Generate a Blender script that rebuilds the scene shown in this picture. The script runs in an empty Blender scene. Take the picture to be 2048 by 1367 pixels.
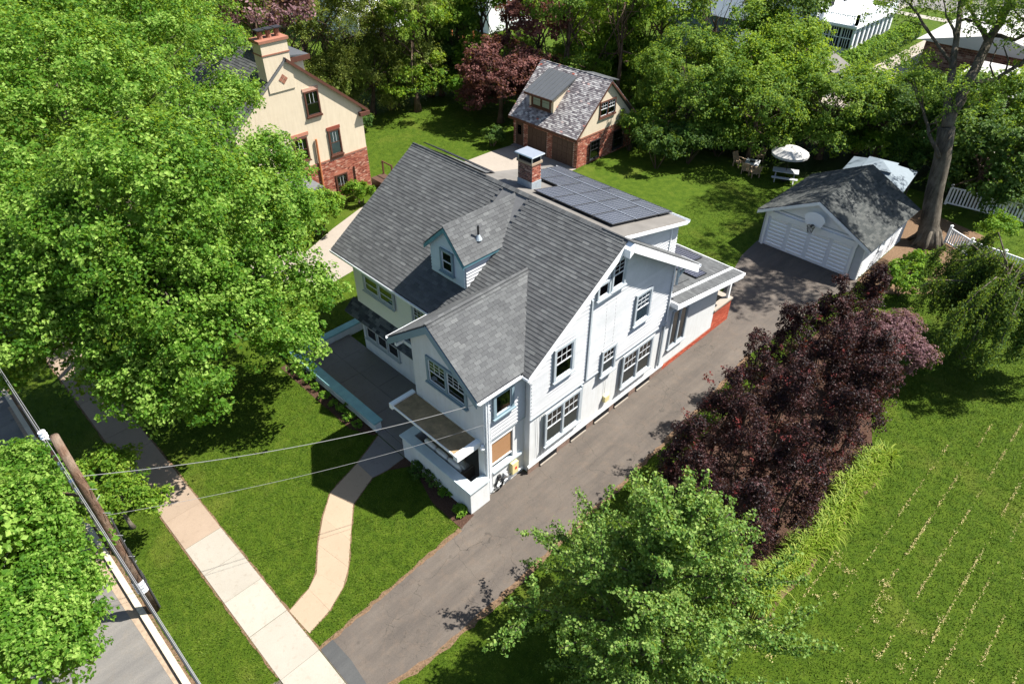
import bpy, bmesh, math, random
import numpy as np
from mathutils import Vector, Matrix
R=math.radians
SC=bpy.context.scene
COL=SC.collection
# ---------------------------------------------------------------- camera
CAM=(13.4,-11.15,22.5); FPX=1395.0; PITCH=38.35; YAW=135.2
cd=bpy.data.cameras.new('camera'); cam=bpy.data.objects.new('camera',cd); COL.objects.link(cam)
cam.location=CAM; cam.rotation_euler=(R(90-PITCH),0,R(YAW-90))
cd.sensor_width=36; cd.lens=36*FPX/2048; cd.clip_start=.1; cd.clip_end=600
SC.camera=cam
# ---------------------------------------------------------------- sky and sun
SUN=Vector((.40,.56,1)).normalized()
w=bpy.data.worlds.new('World'); SC.world=w; w.use_nodes=True
nt=w.node_tree; nt.nodes.clear()
sky=nt.nodes.new('ShaderNodeTexSky'); sky.sky_type='NISHITA'; sky.sun_disc=False
sky.sun_elevation=math.asin(SUN.z); sky.sun_rotation=math.atan2(SUN.x,SUN.y)
bg=nt.nodes.new('ShaderNodeBackground'); bg.inputs[1].default_value=.07
wo=nt.nodes.new('ShaderNodeOutputWorld')
nt.links.new(sky.outputs[0],bg.inputs[0]); nt.links.new(bg.outputs[0],wo.inputs[0])
sd=bpy.data.lights.new('sun','SUN'); sd.energy=5.0; sd.angle=R(.53); sd.color=(1,.955,.88)
so=bpy.data.objects.new('sun',sd); COL.objects.link(so)
so.rotation_euler=SUN.to_track_quat('Z','Y').to_euler(); so.location=(20,30,60)
SC.view_settings.view_transform='Standard'; SC.view_settings.look='None'
SC.view_settings.exposure=1.4; SC.view_settings.gamma=1
SC.render.engine='CYCLES'
# ---------------------------------------------------------------- photograph pixel (2048 wide) to place
_ya=R(YAW);_pi=R(PITCH)
_F=np.array([math.cos(_pi)*math.cos(_ya),math.cos(_pi)*math.sin(_ya),-math.sin(_pi)])
_Rt=np.array([math.sin(_ya),-math.cos(_ya),0]);_U=np.cross(_Rt,_F);_C=np.array(CAM)
def ray(px,py): return _F+_Rt*((px-1024)/FPX)-_U*((py-683.5)/FPX)
def onz(px,py,z=0):
    d=ray(px,py);return Vector(_C+d*((z-_C[2])/d[2]))
def onx(px,py,x):
    d=ray(px,py);return Vector(_C+d*((x-_C[0])/d[0]))
def ony(px,py,y):
    d=ray(px,py);return Vector(_C+d*((y-_C[1])/d[1]))
# ---------------------------------------------------------------- materials
MATS={}
class N:
    def __init__(s,name):
        s.m=bpy.data.materials.new(name); s.m.use_nodes=True; s.t=s.m.node_tree; s.t.nodes.clear()
        s.out=s.t.nodes.new('ShaderNodeOutputMaterial')
    def n(s,ty,**k):
        o=s.t.nodes.new('ShaderNode'+ty)
        for a,b in k.items(): setattr(o,a,b)
        return o
    def l(s,a,b): s.t.links.new(a,b)
    def set(s,sock,v):
        if hasattr(v,'is_linked') or hasattr(v,'links'): s.l(v,sock)
        else: sock.default_value=v
    def pos(s): return s.n('NewGeometry').outputs['Position']
    def obj(s): return s.n('TexCoord').outputs['Object']
    def noise(s,vec,scale,detail=4,rough=.6,dist=0):
        o=s.n('TexNoise'); s.l(vec,o.inputs['Vector']); o.inputs['Scale'].default_value=scale
        o.inputs['Detail'].default_value=detail; o.inputs['Roughness'].default_value=rough; o.inputs['Distortion'].default_value=dist
        return o.outputs['Fac']
    def ramp(s,f,stops):
        o=s.n('ValToRGB'); s.l(f,o.inputs[0]); e=o.color_ramp.elements
        while len(e)<len(stops): e.new(.5)
        for i,(p,c) in enumerate(stops):
            e[i].position=p; e[i].color=(*c,1) if len(c)==3 else c
        return o.outputs[0]
    def mix(s,f,a,b,mode='MIX'):
        o=s.n('Mix',data_type='RGBA',blend_type=mode)
        s.set(o.inputs[0],f)
        for sk,v in ((o.inputs[6],a),(o.inputs[7],b)):
            if isinstance(v,tuple): sk.default_value=(*v,1) if len(v)==3 else v
            else: s.l(v,sk)
        return o.outputs[2]
    def math(s,op,a,b=0,c=None):
        o=s.n('Math',operation=op); s.set(o.inputs[0],a); s.set(o.inputs[1],b)
        if c is not None: s.set(o.inputs[2],c)
        return o.outputs[0]
    def rnd(s):
        a=s.n('NewGeometry').outputs['Random Per Island']; b=s.n('ObjectInfo').outputs['Random']
        return s.math('FRACT',s.math('ADD',a,b))
    def bump(s,h,st=.3,d=.02):
        o=s.n('Bump'); s.l(h,o.inputs['Height']); o.inputs['Strength'].default_value=st; o.inputs['Distance'].default_value=d
        return o.outputs[0]
    def bsdf(s,col,rough=.8,spec=.3,metal=0,normal=None,emit=None):
        p=s.n('BsdfPrincipled')
        if isinstance(col,tuple): p.inputs['Base Color'].default_value=(*col,1)
        else: s.l(col,p.inputs['Base Color'])
        s.set(p.inputs['Roughness'],rough); p.inputs['Specular IOR Level'].default_value=spec; p.inputs['Metallic'].default_value=metal
        if normal is not None: s.l(normal,p.inputs['Normal'])
        return p.outputs[0]
    def done(s,sh):
        s.l(sh,s.out.inputs[0]); MATS[s.m.name]=s.m; return s.m
def simple(name,col,rough=.7,spec=.3,metal=0,var=.12,scale=6,bump=.1,bs=60):
    k=N(name); p=k.pos(); f=k.noise(p,scale,5)
    c=k.mix(f,tuple(x*(1-var*1.6) for x in col),tuple(min(1,x*(1+var)) for x in col))
    if name.startswith(('stucco','paint_white')):
        mp=k.n('Mapping'); k.l(p,mp.inputs[0]); mp.inputs['Scale'].default_value=(2.2,2.2,.22)
        c=k.mix(1.0,c,k.ramp(k.noise(mp.outputs[0],3,5,.7),[(.3,(.90,.885,.86)),(.65,(1,1,1))]),'MULTIPLY')
    nn=k.bump(k.noise(p,bs,3),bump,.01) if bump else None
    return k.done(k.bsdf(c,rough,spec,metal,nn))
def pieces(name,stops,rough=.85,spec=.25,grain=.25,gs=30,bump=.2):
    """piece-by-piece colour: random per island and per object"""
    k=N(name); p=k.pos(); c=k.ramp(k.rnd(),stops); f=k.noise(p,gs,4,.7)
    c=k.mix(grain,c,k.ramp(f,[(.25,(.25,.25,.25)),(.75,(1.0,1.0,1.0))]),'MULTIPLY')
    big=k.noise(p,.7,3)
    c=k.mix(.5,c,k.ramp(big,[(.3,(.72,.72,.72)),(.7,(1,1,1))]),'MULTIPLY')
    return k.done(k.bsdf(c,rough,spec,0,k.bump(f,bump,.01)))
def leafmat(name,dark,mid,light,trans=.35,rough=.55,spec=.12):
    k=N(name); r=k.n('NewGeometry').outputs['Random Per Island']
    a=k.n('Attribute',attribute_name='clump'); f=k.math('ADD',k.math('MULTIPLY',r,.5),k.math('MULTIPLY',a.outputs['Fac'],.5))
    c=k.ramp(f,[(.1,dark),(.5,mid),(.92,light)])
    b=k.bsdf(c,rough,spec)
    t=k.n('BsdfTranslucent'); 
    k.l(k.mix(.55,c,(min(1,light[0]*1.9),min(1,light[1]*1.8),light[2]*.6)),t.inputs[0])
    mx=k.n('MixShader'); mx.inputs[0].default_value=trans; k.l(b,mx.inputs[1]); k.l(t.outputs[0],mx.inputs[2])
    return k.done(mx.outputs[0])
def make_materials():
    # lawn
    k=N('lawn'); p=k.pos()
    a=k.noise(p,.35,5,.6); b=k.noise(p,2.2,5,.7); c=k.noise(p,28,3,.7); d=k.noise(p,9,4,.7)
    g=k.ramp(b,[(.25,(.026,.056,.004)),(.5,(.05,.088,.006)),(.78,(.085,.125,.012))])
    g=k.mix(k.ramp(a,[(.55,(0,0,0)),(.75,(.8,.8,.8))]),g,(.11,.13,.02))
    g=k.mix(k.ramp(d,[(.62,(0,0,0)),(.8,(.8,.8,.8))]),g,(.12,.165,.03))
    g=k.mix(.75,g,k.ramp(c,[(.3,(.35,.4,.3)),(.65,(1.25,1.2,1.1))]),'MULTIPLY')
    h=k.math('ADD',k.noise(p,60,3,.8),k.math('MULTIPLY',d,.6))
    k.done(k.bsdf(g,.9,.1,0,k.bump(h,.8,.04)))
    # blades
    k=N('grass_blade'); p=k.pos(); a=k.noise(p,.35,5,.6); b=k.noise(p,2.2,4,.7)
    r=k.n('NewGeometry').outputs['Random Per Island']
    g=k.ramp(k.math('ADD',k.math('MULTIPLY',b,.55),k.math('MULTIPLY',r,.45)),[(.2,(.026,.06,.004)),(.5,(.058,.102,.008)),(.85,(.14,.185,.028))])
    g=k.mix(k.ramp(a,[(.55,(0,0,0)),(.75,(.8,.8,.8))]),g,(.145,.165,.03))
    t=k.n('BsdfTranslucent'); k.l(g,t.inputs[0]); mx=k.n('MixShader'); mx.inputs[0].default_value=.3
    k.l(k.bsdf(g,.7,.15),mx.inputs[1]); k.l(t.outputs[0],mx.inputs[2]); k.done(mx.outputs[0])
    # asphalt
    def asphalt(name,c0,c1,c2,crack):
        k=N(name); p=k.pos(); big=k.noise(p,.35,5,.65); f=k.noise(p,45,3,.8); m=k.noise(p,2.5,5,.7)
        g=k.mix(big,c0,c1); g=k.mix(k.ramp(m,[(.5,(0,0,0)),(.75,(.7,.7,.7))]),g,c2)
        g=k.mix(.6,g,k.ramp(f,[(.3,(.55,.55,.55)),(.7,(1.2,1.2,1.2))]),'MULTIPLY')
        mp=k.n('Mapping'); k.l(p,mp.inputs[0]); mp.inputs['Scale'].default_value=(1.1,.16,1)
        g=k.mix(.8,g,k.ramp(k.noise(mp.outputs[0],1.6,5,.65),[(.3,(.68,.68,.69)),(.65,(1.12,1.1,1.06))]),'MULTIPLY')
        g=k.mix(k.ramp(k.noise(p,1.4,3,.5),[(.66,(0,0,0)),(.74,(.55,.55,.55))]),g,tuple(x*.45 for x in c0))
        if crack:
            wv=k.n('Mapping'); nz=k.n('TexNoise'); k.l(p,nz.inputs['Vector']); nz.inputs['Scale'].default_value=1.3; nz.inputs['Detail'].default_value=5
            ad=k.n('VectorMath',operation='MULTIPLY_ADD'); k.l(nz.outputs['Color'],ad.inputs[0]); ad.inputs[1].default_value=(.9,.9,0); k.l(p,ad.inputs[2])
            def cr(sc,th):
                v=k.n('TexVoronoi',feature='DISTANCE_TO_EDGE'); k.l(ad.outputs[0],v.inputs['Vector']); v.inputs['Scale'].default_value=sc
                return k.ramp(v.outputs['Distance'],[(0,(1,1,1)),(th,(0,0,0))])
            e=k.mix(k.ramp(k.noise(p,.5,2),[(.5,(0,0,0)),(.6,(1,1,1))]),(0,0,0),cr(2.3,.012))
            e2=k.mix(1.0,e,k.mix(k.ramp(k.noise(p,.25,3),[(.4,(.3,.3,.3)),(.55,(1,1,1))]),(0,0,0),cr(.42,.004)),'ADD')
            g=k.mix(k.math('MULTIPLY',e2,.75),g,(.022,.02,.016))
        return k.done(k.bsdf(g,.85,.3,0,k.bump(f,.35,.01)))
    asphalt('asphalt_drive',(.052,.044,.038),(.132,.112,.095),(.12,.093,.072),True)
    asphalt('asphalt_apron',(.05,.052,.053),(.07,.072,.073),(.06,.06,.06),False)
    asphalt('asphalt_road',(.125,.12,.113),(.165,.157,.147),(.155,.138,.118),False)
    simple('gutter_sand',(.30,.23,.165),.95,.1,0,.35,7,.5)
    def conc(name,c0,c1,st):
        k=N(name); p=k.pos(); b=k.noise(p,.8,5,.65); f=k.noise(p,40,3,.7); d=k.noise(p,4,6,.75)
        g=k.mix(b,c0,c1); g=k.mix(k.ramp(d,[(.55,(0,0,0)),(.8,(.8,.8,.8))]),g,st)
        o=k.n('ObjectInfo').outputs['Random']; g=k.mix(.6,g,k.ramp(o,[(0,(.82,.82,.82)),(1,(1,1,1))]),'MULTIPLY')
        g=k.mix(.35,g,k.ramp(f,[(.3,(.6,.6,.6)),(.7,(1.1,1.1,1.1))]),'MULTIPLY')
        return k.done(k.bsdf(g,.85,.2,0,k.bump(f,.2,.008)))
    conc('concrete_new',(.27,.245,.205),(.335,.31,.265),(.205,.165,.125))
    conc('concrete_old',(.22,.165,.12),(.29,.225,.17),(.17,.125,.09))
    conc('concrete_path',(.28,.21,.145),(.34,.262,.188),(.225,.16,.105))
    conc('concrete_terrace',(.15,.135,.13),(.21,.19,.18),(.10,.09,.088))
    conc('concrete_pad',(.26,.225,.19),(.33,.29,.245),(.2,.17,.14))
    conc('curb_stone',(.4,.35,.27),(.5,.45,.36),(.32,.26,.19))
    # mulch, soil, gravel
    k=N('mulch'); p=k.pos(); f=k.noise(p,22,5,.8); g=k.ramp(f,[(.3,(.028,.016,.011)),(.6,(.085,.048,.034)),(.8,(.17,.105,.075))]); k.done(k.bsdf(g,.95,.1,0,k.bump(f,1,.05)))
    k=N('bare_soil'); p=k.pos(); f=k.noise(p,12,5,.8); g=k.ramp(f,[(.3,(.07,.042,.025)),(.6,(.16,.105,.065)),(.8,(.25,.17,.11))]); k.done(k.bsdf(g,.95,.1,0,k.bump(f,.6,.03)))
    k=N('ground_cover'); p=k.pos(); f=k.noise(p,7,5,.8); g=k.ramp(f,[(.3,(.012,.02,.006)),(.6,(.03,.05,.012)),(.8,(.07,.10,.025))]); k.done(k.bsdf(g,.95,.1,0,k.bump(f,1,.15)))
    # stucco / paint
    simple('stucco_white',(.61,.625,.635),.85,.2,0,.06,2.5,.5,45)
    simple('stucco_cream',(.56,.48,.365),.88,.2,0,.06,2,.3,45)
    k=N('stucco_green_bounce'); p=k.pos(); k.done(k.bsdf(k.mix(k.noise(p,2.5,5),(.62,.66,.60),(.72,.74,.68)),.85,.2,0,k.bump(k.noise(p,45,3),.4,.01)))  # white stucco in shade, green bounce light put into its colour
    k=N('paint_white'); p=k.pos(); f=k.noise(p,3,6,.75)
    k.done(k.bsdf(k.mix(k.ramp(f,[(.5,(0,0,0)),(.8,(.7,.7,.7))]),(.74,.755,.765),(.6,.62,.63)),.55,.35,0,k.bump(k.noise(p,50,2),.06,.01)))
    simple('paint_blue_grey',(.185,.255,.295),.55,.35,0,.12,4,.05)
    simple('paint_grey_trim',(.36,.40,.43),.55,.35,0,.10,4,.05)
    simple('paint_teal',(.10,.235,.27),.7,.3,0,.25,3,.2)
    simple('paint_pale_blue',(.50,.57,.60),.6,.3,0,.12,3,.1)
    simple('cast_cap',(.20,.37,.39),.75,.25,0,.22,2.5,.3)
    simple('vinyl_white',(.80,.82,.84),.4,.4,0,.03,3,0)
    simple('brown_trim',(.085,.034,.022),.6,.3,0,.2,4,.1)
    simple('door_brown',(.075,.042,.03),.55,.35,0,.2,4,.1)
    simple('steel',(.62,.63,.64),.35,.5,.8,.1,5,0)
    simple('black_metal',(.02,.02,.022),.45,.4,0,.1,5,0)
    simple('dark_metal_roof',(.085,.092,.10),.5,.5,.2,.12,3,0)
    simple('black_rubber',(.015,.015,.016),.5,.4,0,.1,5,0)
    simple('cable_grey',(.20,.20,.20),.5,.4,0,.1,5,0)
    simple('cable_dark',(.05,.05,.055),.5,.4,0,.1,5,0)
    simple('meter_yellow',(.62,.54,.27),.5,.4,0,.08,5,0)
    simple('red_sticker',(.6,.03,.02),.5,.4,0,.05,5,0)
    simple('sign_white',(.8,.82,.84),.4,.4,0,.05,5,0)
    simple('wicker',(.10,.075,.055),.7,.3,0,.3,20,.4)
    simple('cushion_grey',(.33,.30,.26),.9,.1,0,.12,8,.2)
    simple('cushion_white',(.62,.6,.56),.9,.1,0,.1,8,.2)
    simple('picnic_grey',(.42,.43,.45),.7,.3,0,.12,6,.15)
    simple('chair_tan',(.36,.26,.17),.7,.3,0,.2,6,.15)
    simple('cedar_orange',(.42,.15,.06),.7,.3,0,.2,6,.15)
    simple('canvas_white',(.42,.41,.395),.85,.15,0,.06,4,.1)
    simple('gazebo_grey',(.15,.185,.215),.6,.35,0,.12,2,.1)
    simple('door_white',(.66,.69,.74),.5,.35,0,.05,4,0)
    simple('terracotta',(.27,.12,.08),.8,.2,0,.2,8,.2)
    simple('mortar',(.38,.34,.30),.95,.1,0,.15,6,.3)
    simple('foundation_stone',(.22,.15,.12),.9,.15,0,.45,9,.8,18)
    simple('lead_flashing',(.42,.47,.50),.5,.4,.3,.25,7,.1)
    simple('roof_felt',(.145,.136,.125),.95,.1,0,.25,1.2,.3)
    simple('roof_base',(.13,.132,.135),.95,.1,0,.2,3,.3)
    simple('curtain_green',(.40,.52,.47),.9,.1,0,.15,10,0)
    simple('blind_white',(.6,.62,.62),.9,.1,0,.1,10,0)
    simple('interior_dark',(.015,.016,.018),.9,.1,0,.1,10,0)
    simple('sash_white',(.66,.68,.70),.5,.35,0,.05,5,0)
    # awning deck: olive, its sunlit tan painted in as noise patches
    k=N('awning_deck'); p=k.pos(); f=k.noise(p,1.6,6,.75); k.done(k.bsdf(k.ramp(f,[(.3,(.13,.10,.06)),(.55,(.26,.19,.11)),(.75,(.42,.29,.16))]),.9,.15))
    # bamboo blind
    k=N('bamboo'); wv=k.n('TexWave',wave_type='BANDS',bands_direction='Z'); k.l(k.pos(),wv.inputs['Vector']); wv.inputs['Scale'].default_value=14; wv.inputs['Distortion'].default_value=.6
    k.done(k.bsdf(k.mix(wv.outputs['Fac'],(.24,.12,.055),(.42,.24,.12)),.7,.3))
    # pieces
    pieces('shingle',[(0,(.088,.091,.094)),(.5,(.108,.112,.114)),(.9,(.125,.13,.132)),(1,(.15,.155,.155))],.95,.1,.5,26,.4)
    pieces('shingle_green',[(0,(.045,.05,.05)),(.5,(.065,.07,.068)),(1,(.098,.102,.097))],.95,.1,.45,26,.4)
    pieces('shingle_pent',[(0,(.035,.04,.05)),(.6,(.07,.08,.095)),(1,(.15,.16,.175))],.95,.1,.3,26,.3)
    pieces('slate',[(0,(.12,.105,.115)),(.4,(.26,.235,.24)),(.75,(.42,.40,.395)),(.965,(.58,.56,.54)),(1,(.42,.10,.06))],.8,.3,.35,20,.3)
    pieces('brick_red',[(0,(.17,.045,.03)),(.4,(.34,.10,.065)),(.8,(.44,.17,.11)),(1,(.58,.36,.27))],.9,.15,.4,25,.3)
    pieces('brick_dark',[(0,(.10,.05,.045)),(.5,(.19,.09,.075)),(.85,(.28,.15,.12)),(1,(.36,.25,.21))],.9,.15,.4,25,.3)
    pieces('brick_painted',[(0,(.30,.055,.03)),(.6,(.38,.075,.04)),(1,(.46,.11,.06))],.8,.2,.3,25,.3)
    pieces('clapboard_white',[(0,(.49,.50,.51)),(1,(.545,.552,.562))],.55,.35,.18,14,.05)
    pieces('clapboard_blue',[(0,(.50,.58,.62)),(1,(.56,.63,.66))],.6,.3,.15,14,.05)
    # solar
    k=N('solar_glass'); tc=k.n('TexCoord').outputs['UV']
    br=k.n('TexBrick'); k.l(tc,br.inputs['Vector']); br.offset=0; br.inputs['Scale'].default_value=1
    br.inputs['Color1'].default_value=(.018,.018,.032,1); br.inputs['Color2'].default_value=(.024,.024,.040,1); br.inputs['Mortar'].default_value=(.20,.20,.23,1)
    br.inputs['Mortar Size'].default_value=.008; br.inputs['Brick Width'].default_value=.16; br.inputs['Row Height'].default_value=.16; br.inputs['Mortar Smooth'].default_value=.2
    k.done(k.bsdf(br.outputs['Color'],.2,.35))
    # glass
    k=N('window_glass'); fr=k.n('Fresnel'); fr.inputs[0].default_value=1.5
    gl=k.n('BsdfGlossy'); gl.inputs['Roughness'].default_value=.03; gl.inputs[0].default_value=(.9,.95,1,1)
    tr=k.n('BsdfTransparent'); tr.inputs[0].default_value=(.72,.76,.78,1)
    mx=k.n('MixShader'); k.l(k.math('MULTIPLY',fr.outputs[0],1.6),mx.inputs[0]); k.l(tr.outputs[0],mx.inputs[1]); k.l(gl.outputs[0],mx.inputs[2]); k.done(mx.outputs[0])
    # wood pole, bark
    def bark(name,a,b,c,sc=3):
        k=N(name); p=k.pos(); mp=k.n('Mapping'); k.l(p,mp.inputs[0]); mp.inputs['Scale'].default_value=(1,1,.18)
        f=k.noise(mp.outputs[0],sc*4,6,.75); big=k.noise(p,1.1,4)
        g=k.ramp(f,[(.3,a),(.55,b),(.8,c)]); g=k.mix(k.ramp(big,[(.45,(0,0,0)),(.7,(.6,.6,.6))]),g,c)
        k.done(k.bsdf(g,.95,.1,0,k.bump(f,1,.05)))
    bark('bark_grey',(.022,.018,.014),(.08,.068,.053),(.185,.162,.13),1.6)
    bark('bark_brown',(.035,.025,.018),(.10,.07,.05),(.19,.14,.10))
    bark('pole_wood',(.05,.032,.022),(.15,.09,.06),(.27,.22,.17),5)
    # leaves
    leafmat('leaf_maple',(.022,.075,.007),(.07,.16,.014),(.27,.395,.085),.40)
    leafmat('leaf_maple_deep',(.03,.085,.008),(.095,.18,.016),(.25,.34,.05),.42)
    leafmat('leaf_green',(.024,.07,.012),(.075,.15,.02),(.23,.32,.055),.40)
    leafmat('leaf_dark',(.016,.045,.010),(.045,.095,.018),(.13,.20,.04),.34)
    leafmat('leaf_olive',(.03,.055,.010),(.09,.125,.022),(.24,.28,.065),.32)
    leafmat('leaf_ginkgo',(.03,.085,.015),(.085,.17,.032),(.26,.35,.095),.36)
    leafmat('leaf_purple',(.005,.003,.004),(.016,.007,.008),(.085,.033,.032),.2,.5,.2)
    leafmat('leaf_crimson',(.05,.010,.010),(.11,.02,.02),(.20,.045,.04),.3)
    leafmat('leaf_plum',(.035,.017,.022),(.12,.06,.07),(.30,.19,.205),.3)
    leafmat('leaf_plum_red',(.035,.015,.014),(.11,.045,.040),(.24,.11,.095),.3)
    leafmat('leaf_weep',(.02,.055,.010),(.06,.115,.02),(.17,.24,.05),.35)
    leafmat('leaf_lime',(.05,.11,.008),(.14,.22,.02),(.34,.38,.08),.4)
    leafmat('leaf_bright',(.035,.10,.01),(.09,.19,.018),(.22,.34,.045),.4)
    leafmat('clipping',(.25,.20,.08),(.42,.34,.16),(.58,.50,.27),.2)
make_materials()
M=MATS
# ---------------------------------------------------------------- mesh helpers
class MB:
    def __init__(s): s.v=[];s.f=[]
    def add(s,vs,fs):
        b=len(s.v); s.v+= [tuple(x) for x in vs]; s.f+=[tuple(i+b for i in f) for f in fs]; return s
    def hexa(s,p): # 8 points: bottom 4 ccw, top 4 ccw
        return s.add(p,[(3,2,1,0),(4,5,6,7),(0,1,5,4),(1,2,6,5),(2,3,7,6),(3,0,4,7)])
    def box(s,x0,x1,y0,y1,z0,z1):
        return s.hexa([(x0,y0,z0),(x1,y0,z0),(x1,y1,z0),(x0,y1,z0),(x0,y0,z1),(x1,y0,z1),(x1,y1,z1),(x0,y1,z1)])
    def bar(s,a,b,w,h,up=(0,0,1)):
        a=Vector(a);b=Vector(b);d=(b-a).normalized();u=Vector(up)
        r=d.cross(u)
        if r.length<1e-4: r=d.cross(Vector((1,0,0)))
        r.normalize();u=r.cross(d).normalized();r=r*w/2;u=u*h/2
        return s.hexa([a-r-u,a+r-u,b+r-u,b-r-u,a-r+u,a+r+u,b+r+u,b-r+u])
    def prism(s,poly,vec):
        n=len(poly);p=[Vector(q) for q in poly];q=[a+Vector(vec) for a in p]
        return s.add(p+q,[tuple(range(n))[::-1],tuple(range(n,2*n))]+[(i,(i+1)%n,(i+1)%n+n,i+n) for i in range(n)])
    def tube(s,pts,rad,n=8,cap=True):
        P=[Vector(p) for p in pts]
        if not hasattr(rad,'__len__'): rad=[rad]*len(P)
        b=len(s.v); prev=None
        for i,p in enumerate(P):
            d=(P[min(i+1,len(P)-1)]-P[max(i-1,0)]).normalized()
            if prev is None:
                a=d.cross(Vector((0,0,1))) if abs(d.z)<.9 else d.cross(Vector((1,0,0)))
            else: a=prev-d*prev.dot(d)
            a.normalize();prev=a;c=d.cross(a)
            for k in range(n):
                t=2*math.pi*k/n; s.v.append(tuple(p+(a*math.cos(t)+c*math.sin(t))*rad[i]))
        for i in range(len(P)-1):
            for k in range(n):
                s.f.append((b+i*n+k,b+i*n+(k+1)%n,b+(i+1)*n+(k+1)%n,b+(i+1)*n+k))
        if cap:
            s.f.append(tuple(b+k for k in range(n))[::-1]); s.f.append(tuple(b+(len(P)-1)*n+k for k in range(n)))
        return s
    def lathe(s,prof,c=(0,0,0),n=16):
        b=len(s.v)
        for r,z in prof:
            for k in range(n):
                t=2*math.pi*k/n; s.v.append((c[0]+r*math.cos(t),c[1]+r*math.sin(t),c[2]+z))
        for i in range(len(prof)-1):
            for k in range(n): s.f.append((b+i*n+k,b+i*n+(k+1)%n,b+(i+1)*n+(k+1)%n,b+(i+1)*n+k))
        s.f.append(tuple(b+k for k in range(n))[::-1]); s.f.append(tuple(b+(len(prof)-1)*n+k for k in range(n)))
        return s
    def mesh(s,name,mat,smooth=False):
        me=bpy.data.meshes.new(name); me.from_pydata([tuple(v) for v in s.v],[],s.f); me.update()
        if mat: me.materials.append(M[mat])
        if smooth: me.polygons.foreach_set('use_smooth',[True]*len(me.polygons))
        return me
WM={}
def link(name,me,parent=None,mat4=None,local=False):
    o=bpy.data.objects.new(name,me); COL.objects.link(o)
    m=mat4 if mat4 is not None else Matrix.Identity(4)
    if parent is not None:
        o.parent=parent
        if local: WM[o]=WM[parent]@m
        else:
            o.matrix_parent_inverse=WM[parent].inverted(); WM[o]=m
    else: WM[o]=m
    o.matrix_basis=m
    return o
def obj(name,mb,mat,parent=None,smooth=False,mat4=None,local=False,kind=None):
    o=link(name,mb.mesh(name,mat,smooth),parent,mat4,local)
    if kind: o['kind']=kind
    return o
def tag(o,label=None,cat=None,group=None,kind=None):
    if label: o['label']=label
    if cat: o['category']=cat
    if group: o['group']=group
    if kind: o['kind']=kind
    return o
def thing(name,label,cat,loc=(0,0,0),rz=0,group=None):
    o=link(name,None,None,Matrix.Translation(loc)@Matrix.Rotation(rz,4,'Z')); o.empty_display_size=.3
    return tag(o,label,cat,group)
def struct(name,mb,mat,parent=None):
    o=obj(name,mb,mat,parent)
    if parent is None: o['kind']='structure'
    return o
def sheet(poly,z):
    mb=MB(); mb.add([(p[0],p[1],z) for p in poly],[tuple(range(len(poly)))]); 
    # keep upward
    a=sum(poly[i][0]*poly[(i+1)%len(poly)][1]-poly[(i+1)%len(poly)][0]*poly[i][1] for i in range(len(poly)))
    if a<0: mb.f=[f[::-1] for f in mb.f]
    return mb
def slab(poly,z0,z1):
    a=sum(poly[i][0]*poly[(i+1)%len(poly)][1]-poly[(i+1)%len(poly)][0]*poly[i][1] for i in range(len(poly)))
    if a<0: poly=poly[::-1]
    return MB().prism([(p[0],p[1],z0) for p in poly],(0,0,z1-z0))
def inpoly(x,y,poly):
    c=False;n=len(poly)
    for i in range(n):
        x1,y1=poly[i][0],poly[i][1];x2,y2=poly[(i+1)%n][0],poly[(i+1)%n][1]
        if (y1>y)!=(y2>y) and x<(x2-x1)*(y-y1)/(y2-y1)+x1: c=not c
    return c
def arr_mesh(name,verts,quads,mat,attr=None,smooth=False):
    """verts (n,3) array, quads (m,k) array, attr per vertex"""
    me=bpy.data.meshes.new(name); n=len(verts);m=len(quads);k=quads.shape[1]
    me.vertices.add(n); me.vertices.foreach_set('co',np.asarray(verts,np.float32).ravel())
    me.loops.add(m*k); me.loops.foreach_set('vertex_index',np.asarray(quads,np.int32).ravel())
    me.polygons.add(m); me.polygons.foreach_set('loop_start',np.arange(0,m*k,k,dtype=np.int32))
    if attr is not None:
        a=me.attributes.new('clump','FLOAT','POINT'); a.data.foreach_set('value',np.asarray(attr,np.float32))
    me.update(calc_edges=True)
    for x in (mat if isinstance(mat,(list,tuple)) else [mat]): me.materials.append(M[x])
    me.polygons.foreach_set('use_smooth',np.full(m,bool(smooth)))
    return me
# ================================================================ SETTING
PAVED=[]   # polygons where no grass grows
# ground: one sheet
struct('ground',sheet([(-160,-10.95),(120,-10.95),(120,230),(-160,230)],0),'lawn')
struct('road',sheet([(-160,-60),(120,-60),(120,-10.95),(-160,-10.95)],-.12),'asphalt_road')
struct('gutter_sand',sheet([(-20,-11.085),(4,-11.085),(4,-11.2),(-1,-11.25),(-4,-11.32),(-7,-11.4),(-12,-11.3),(-20,-11.2)],-.114),'gutter_sand')
kerb=thing('kerb',None,None); kerb['kind']='structure'
for i in range(26):
    x0=-34+i*1.8; struct('kerb_stone',MB().box(x0+.006,x0+1.794,-11.08,-10.88,-.2,.03),'curb_stone',kerb)
PAVED.append([(-60,-11.1),(40,-11.1),(40,-10.85),(-60,-10.85)])
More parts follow.
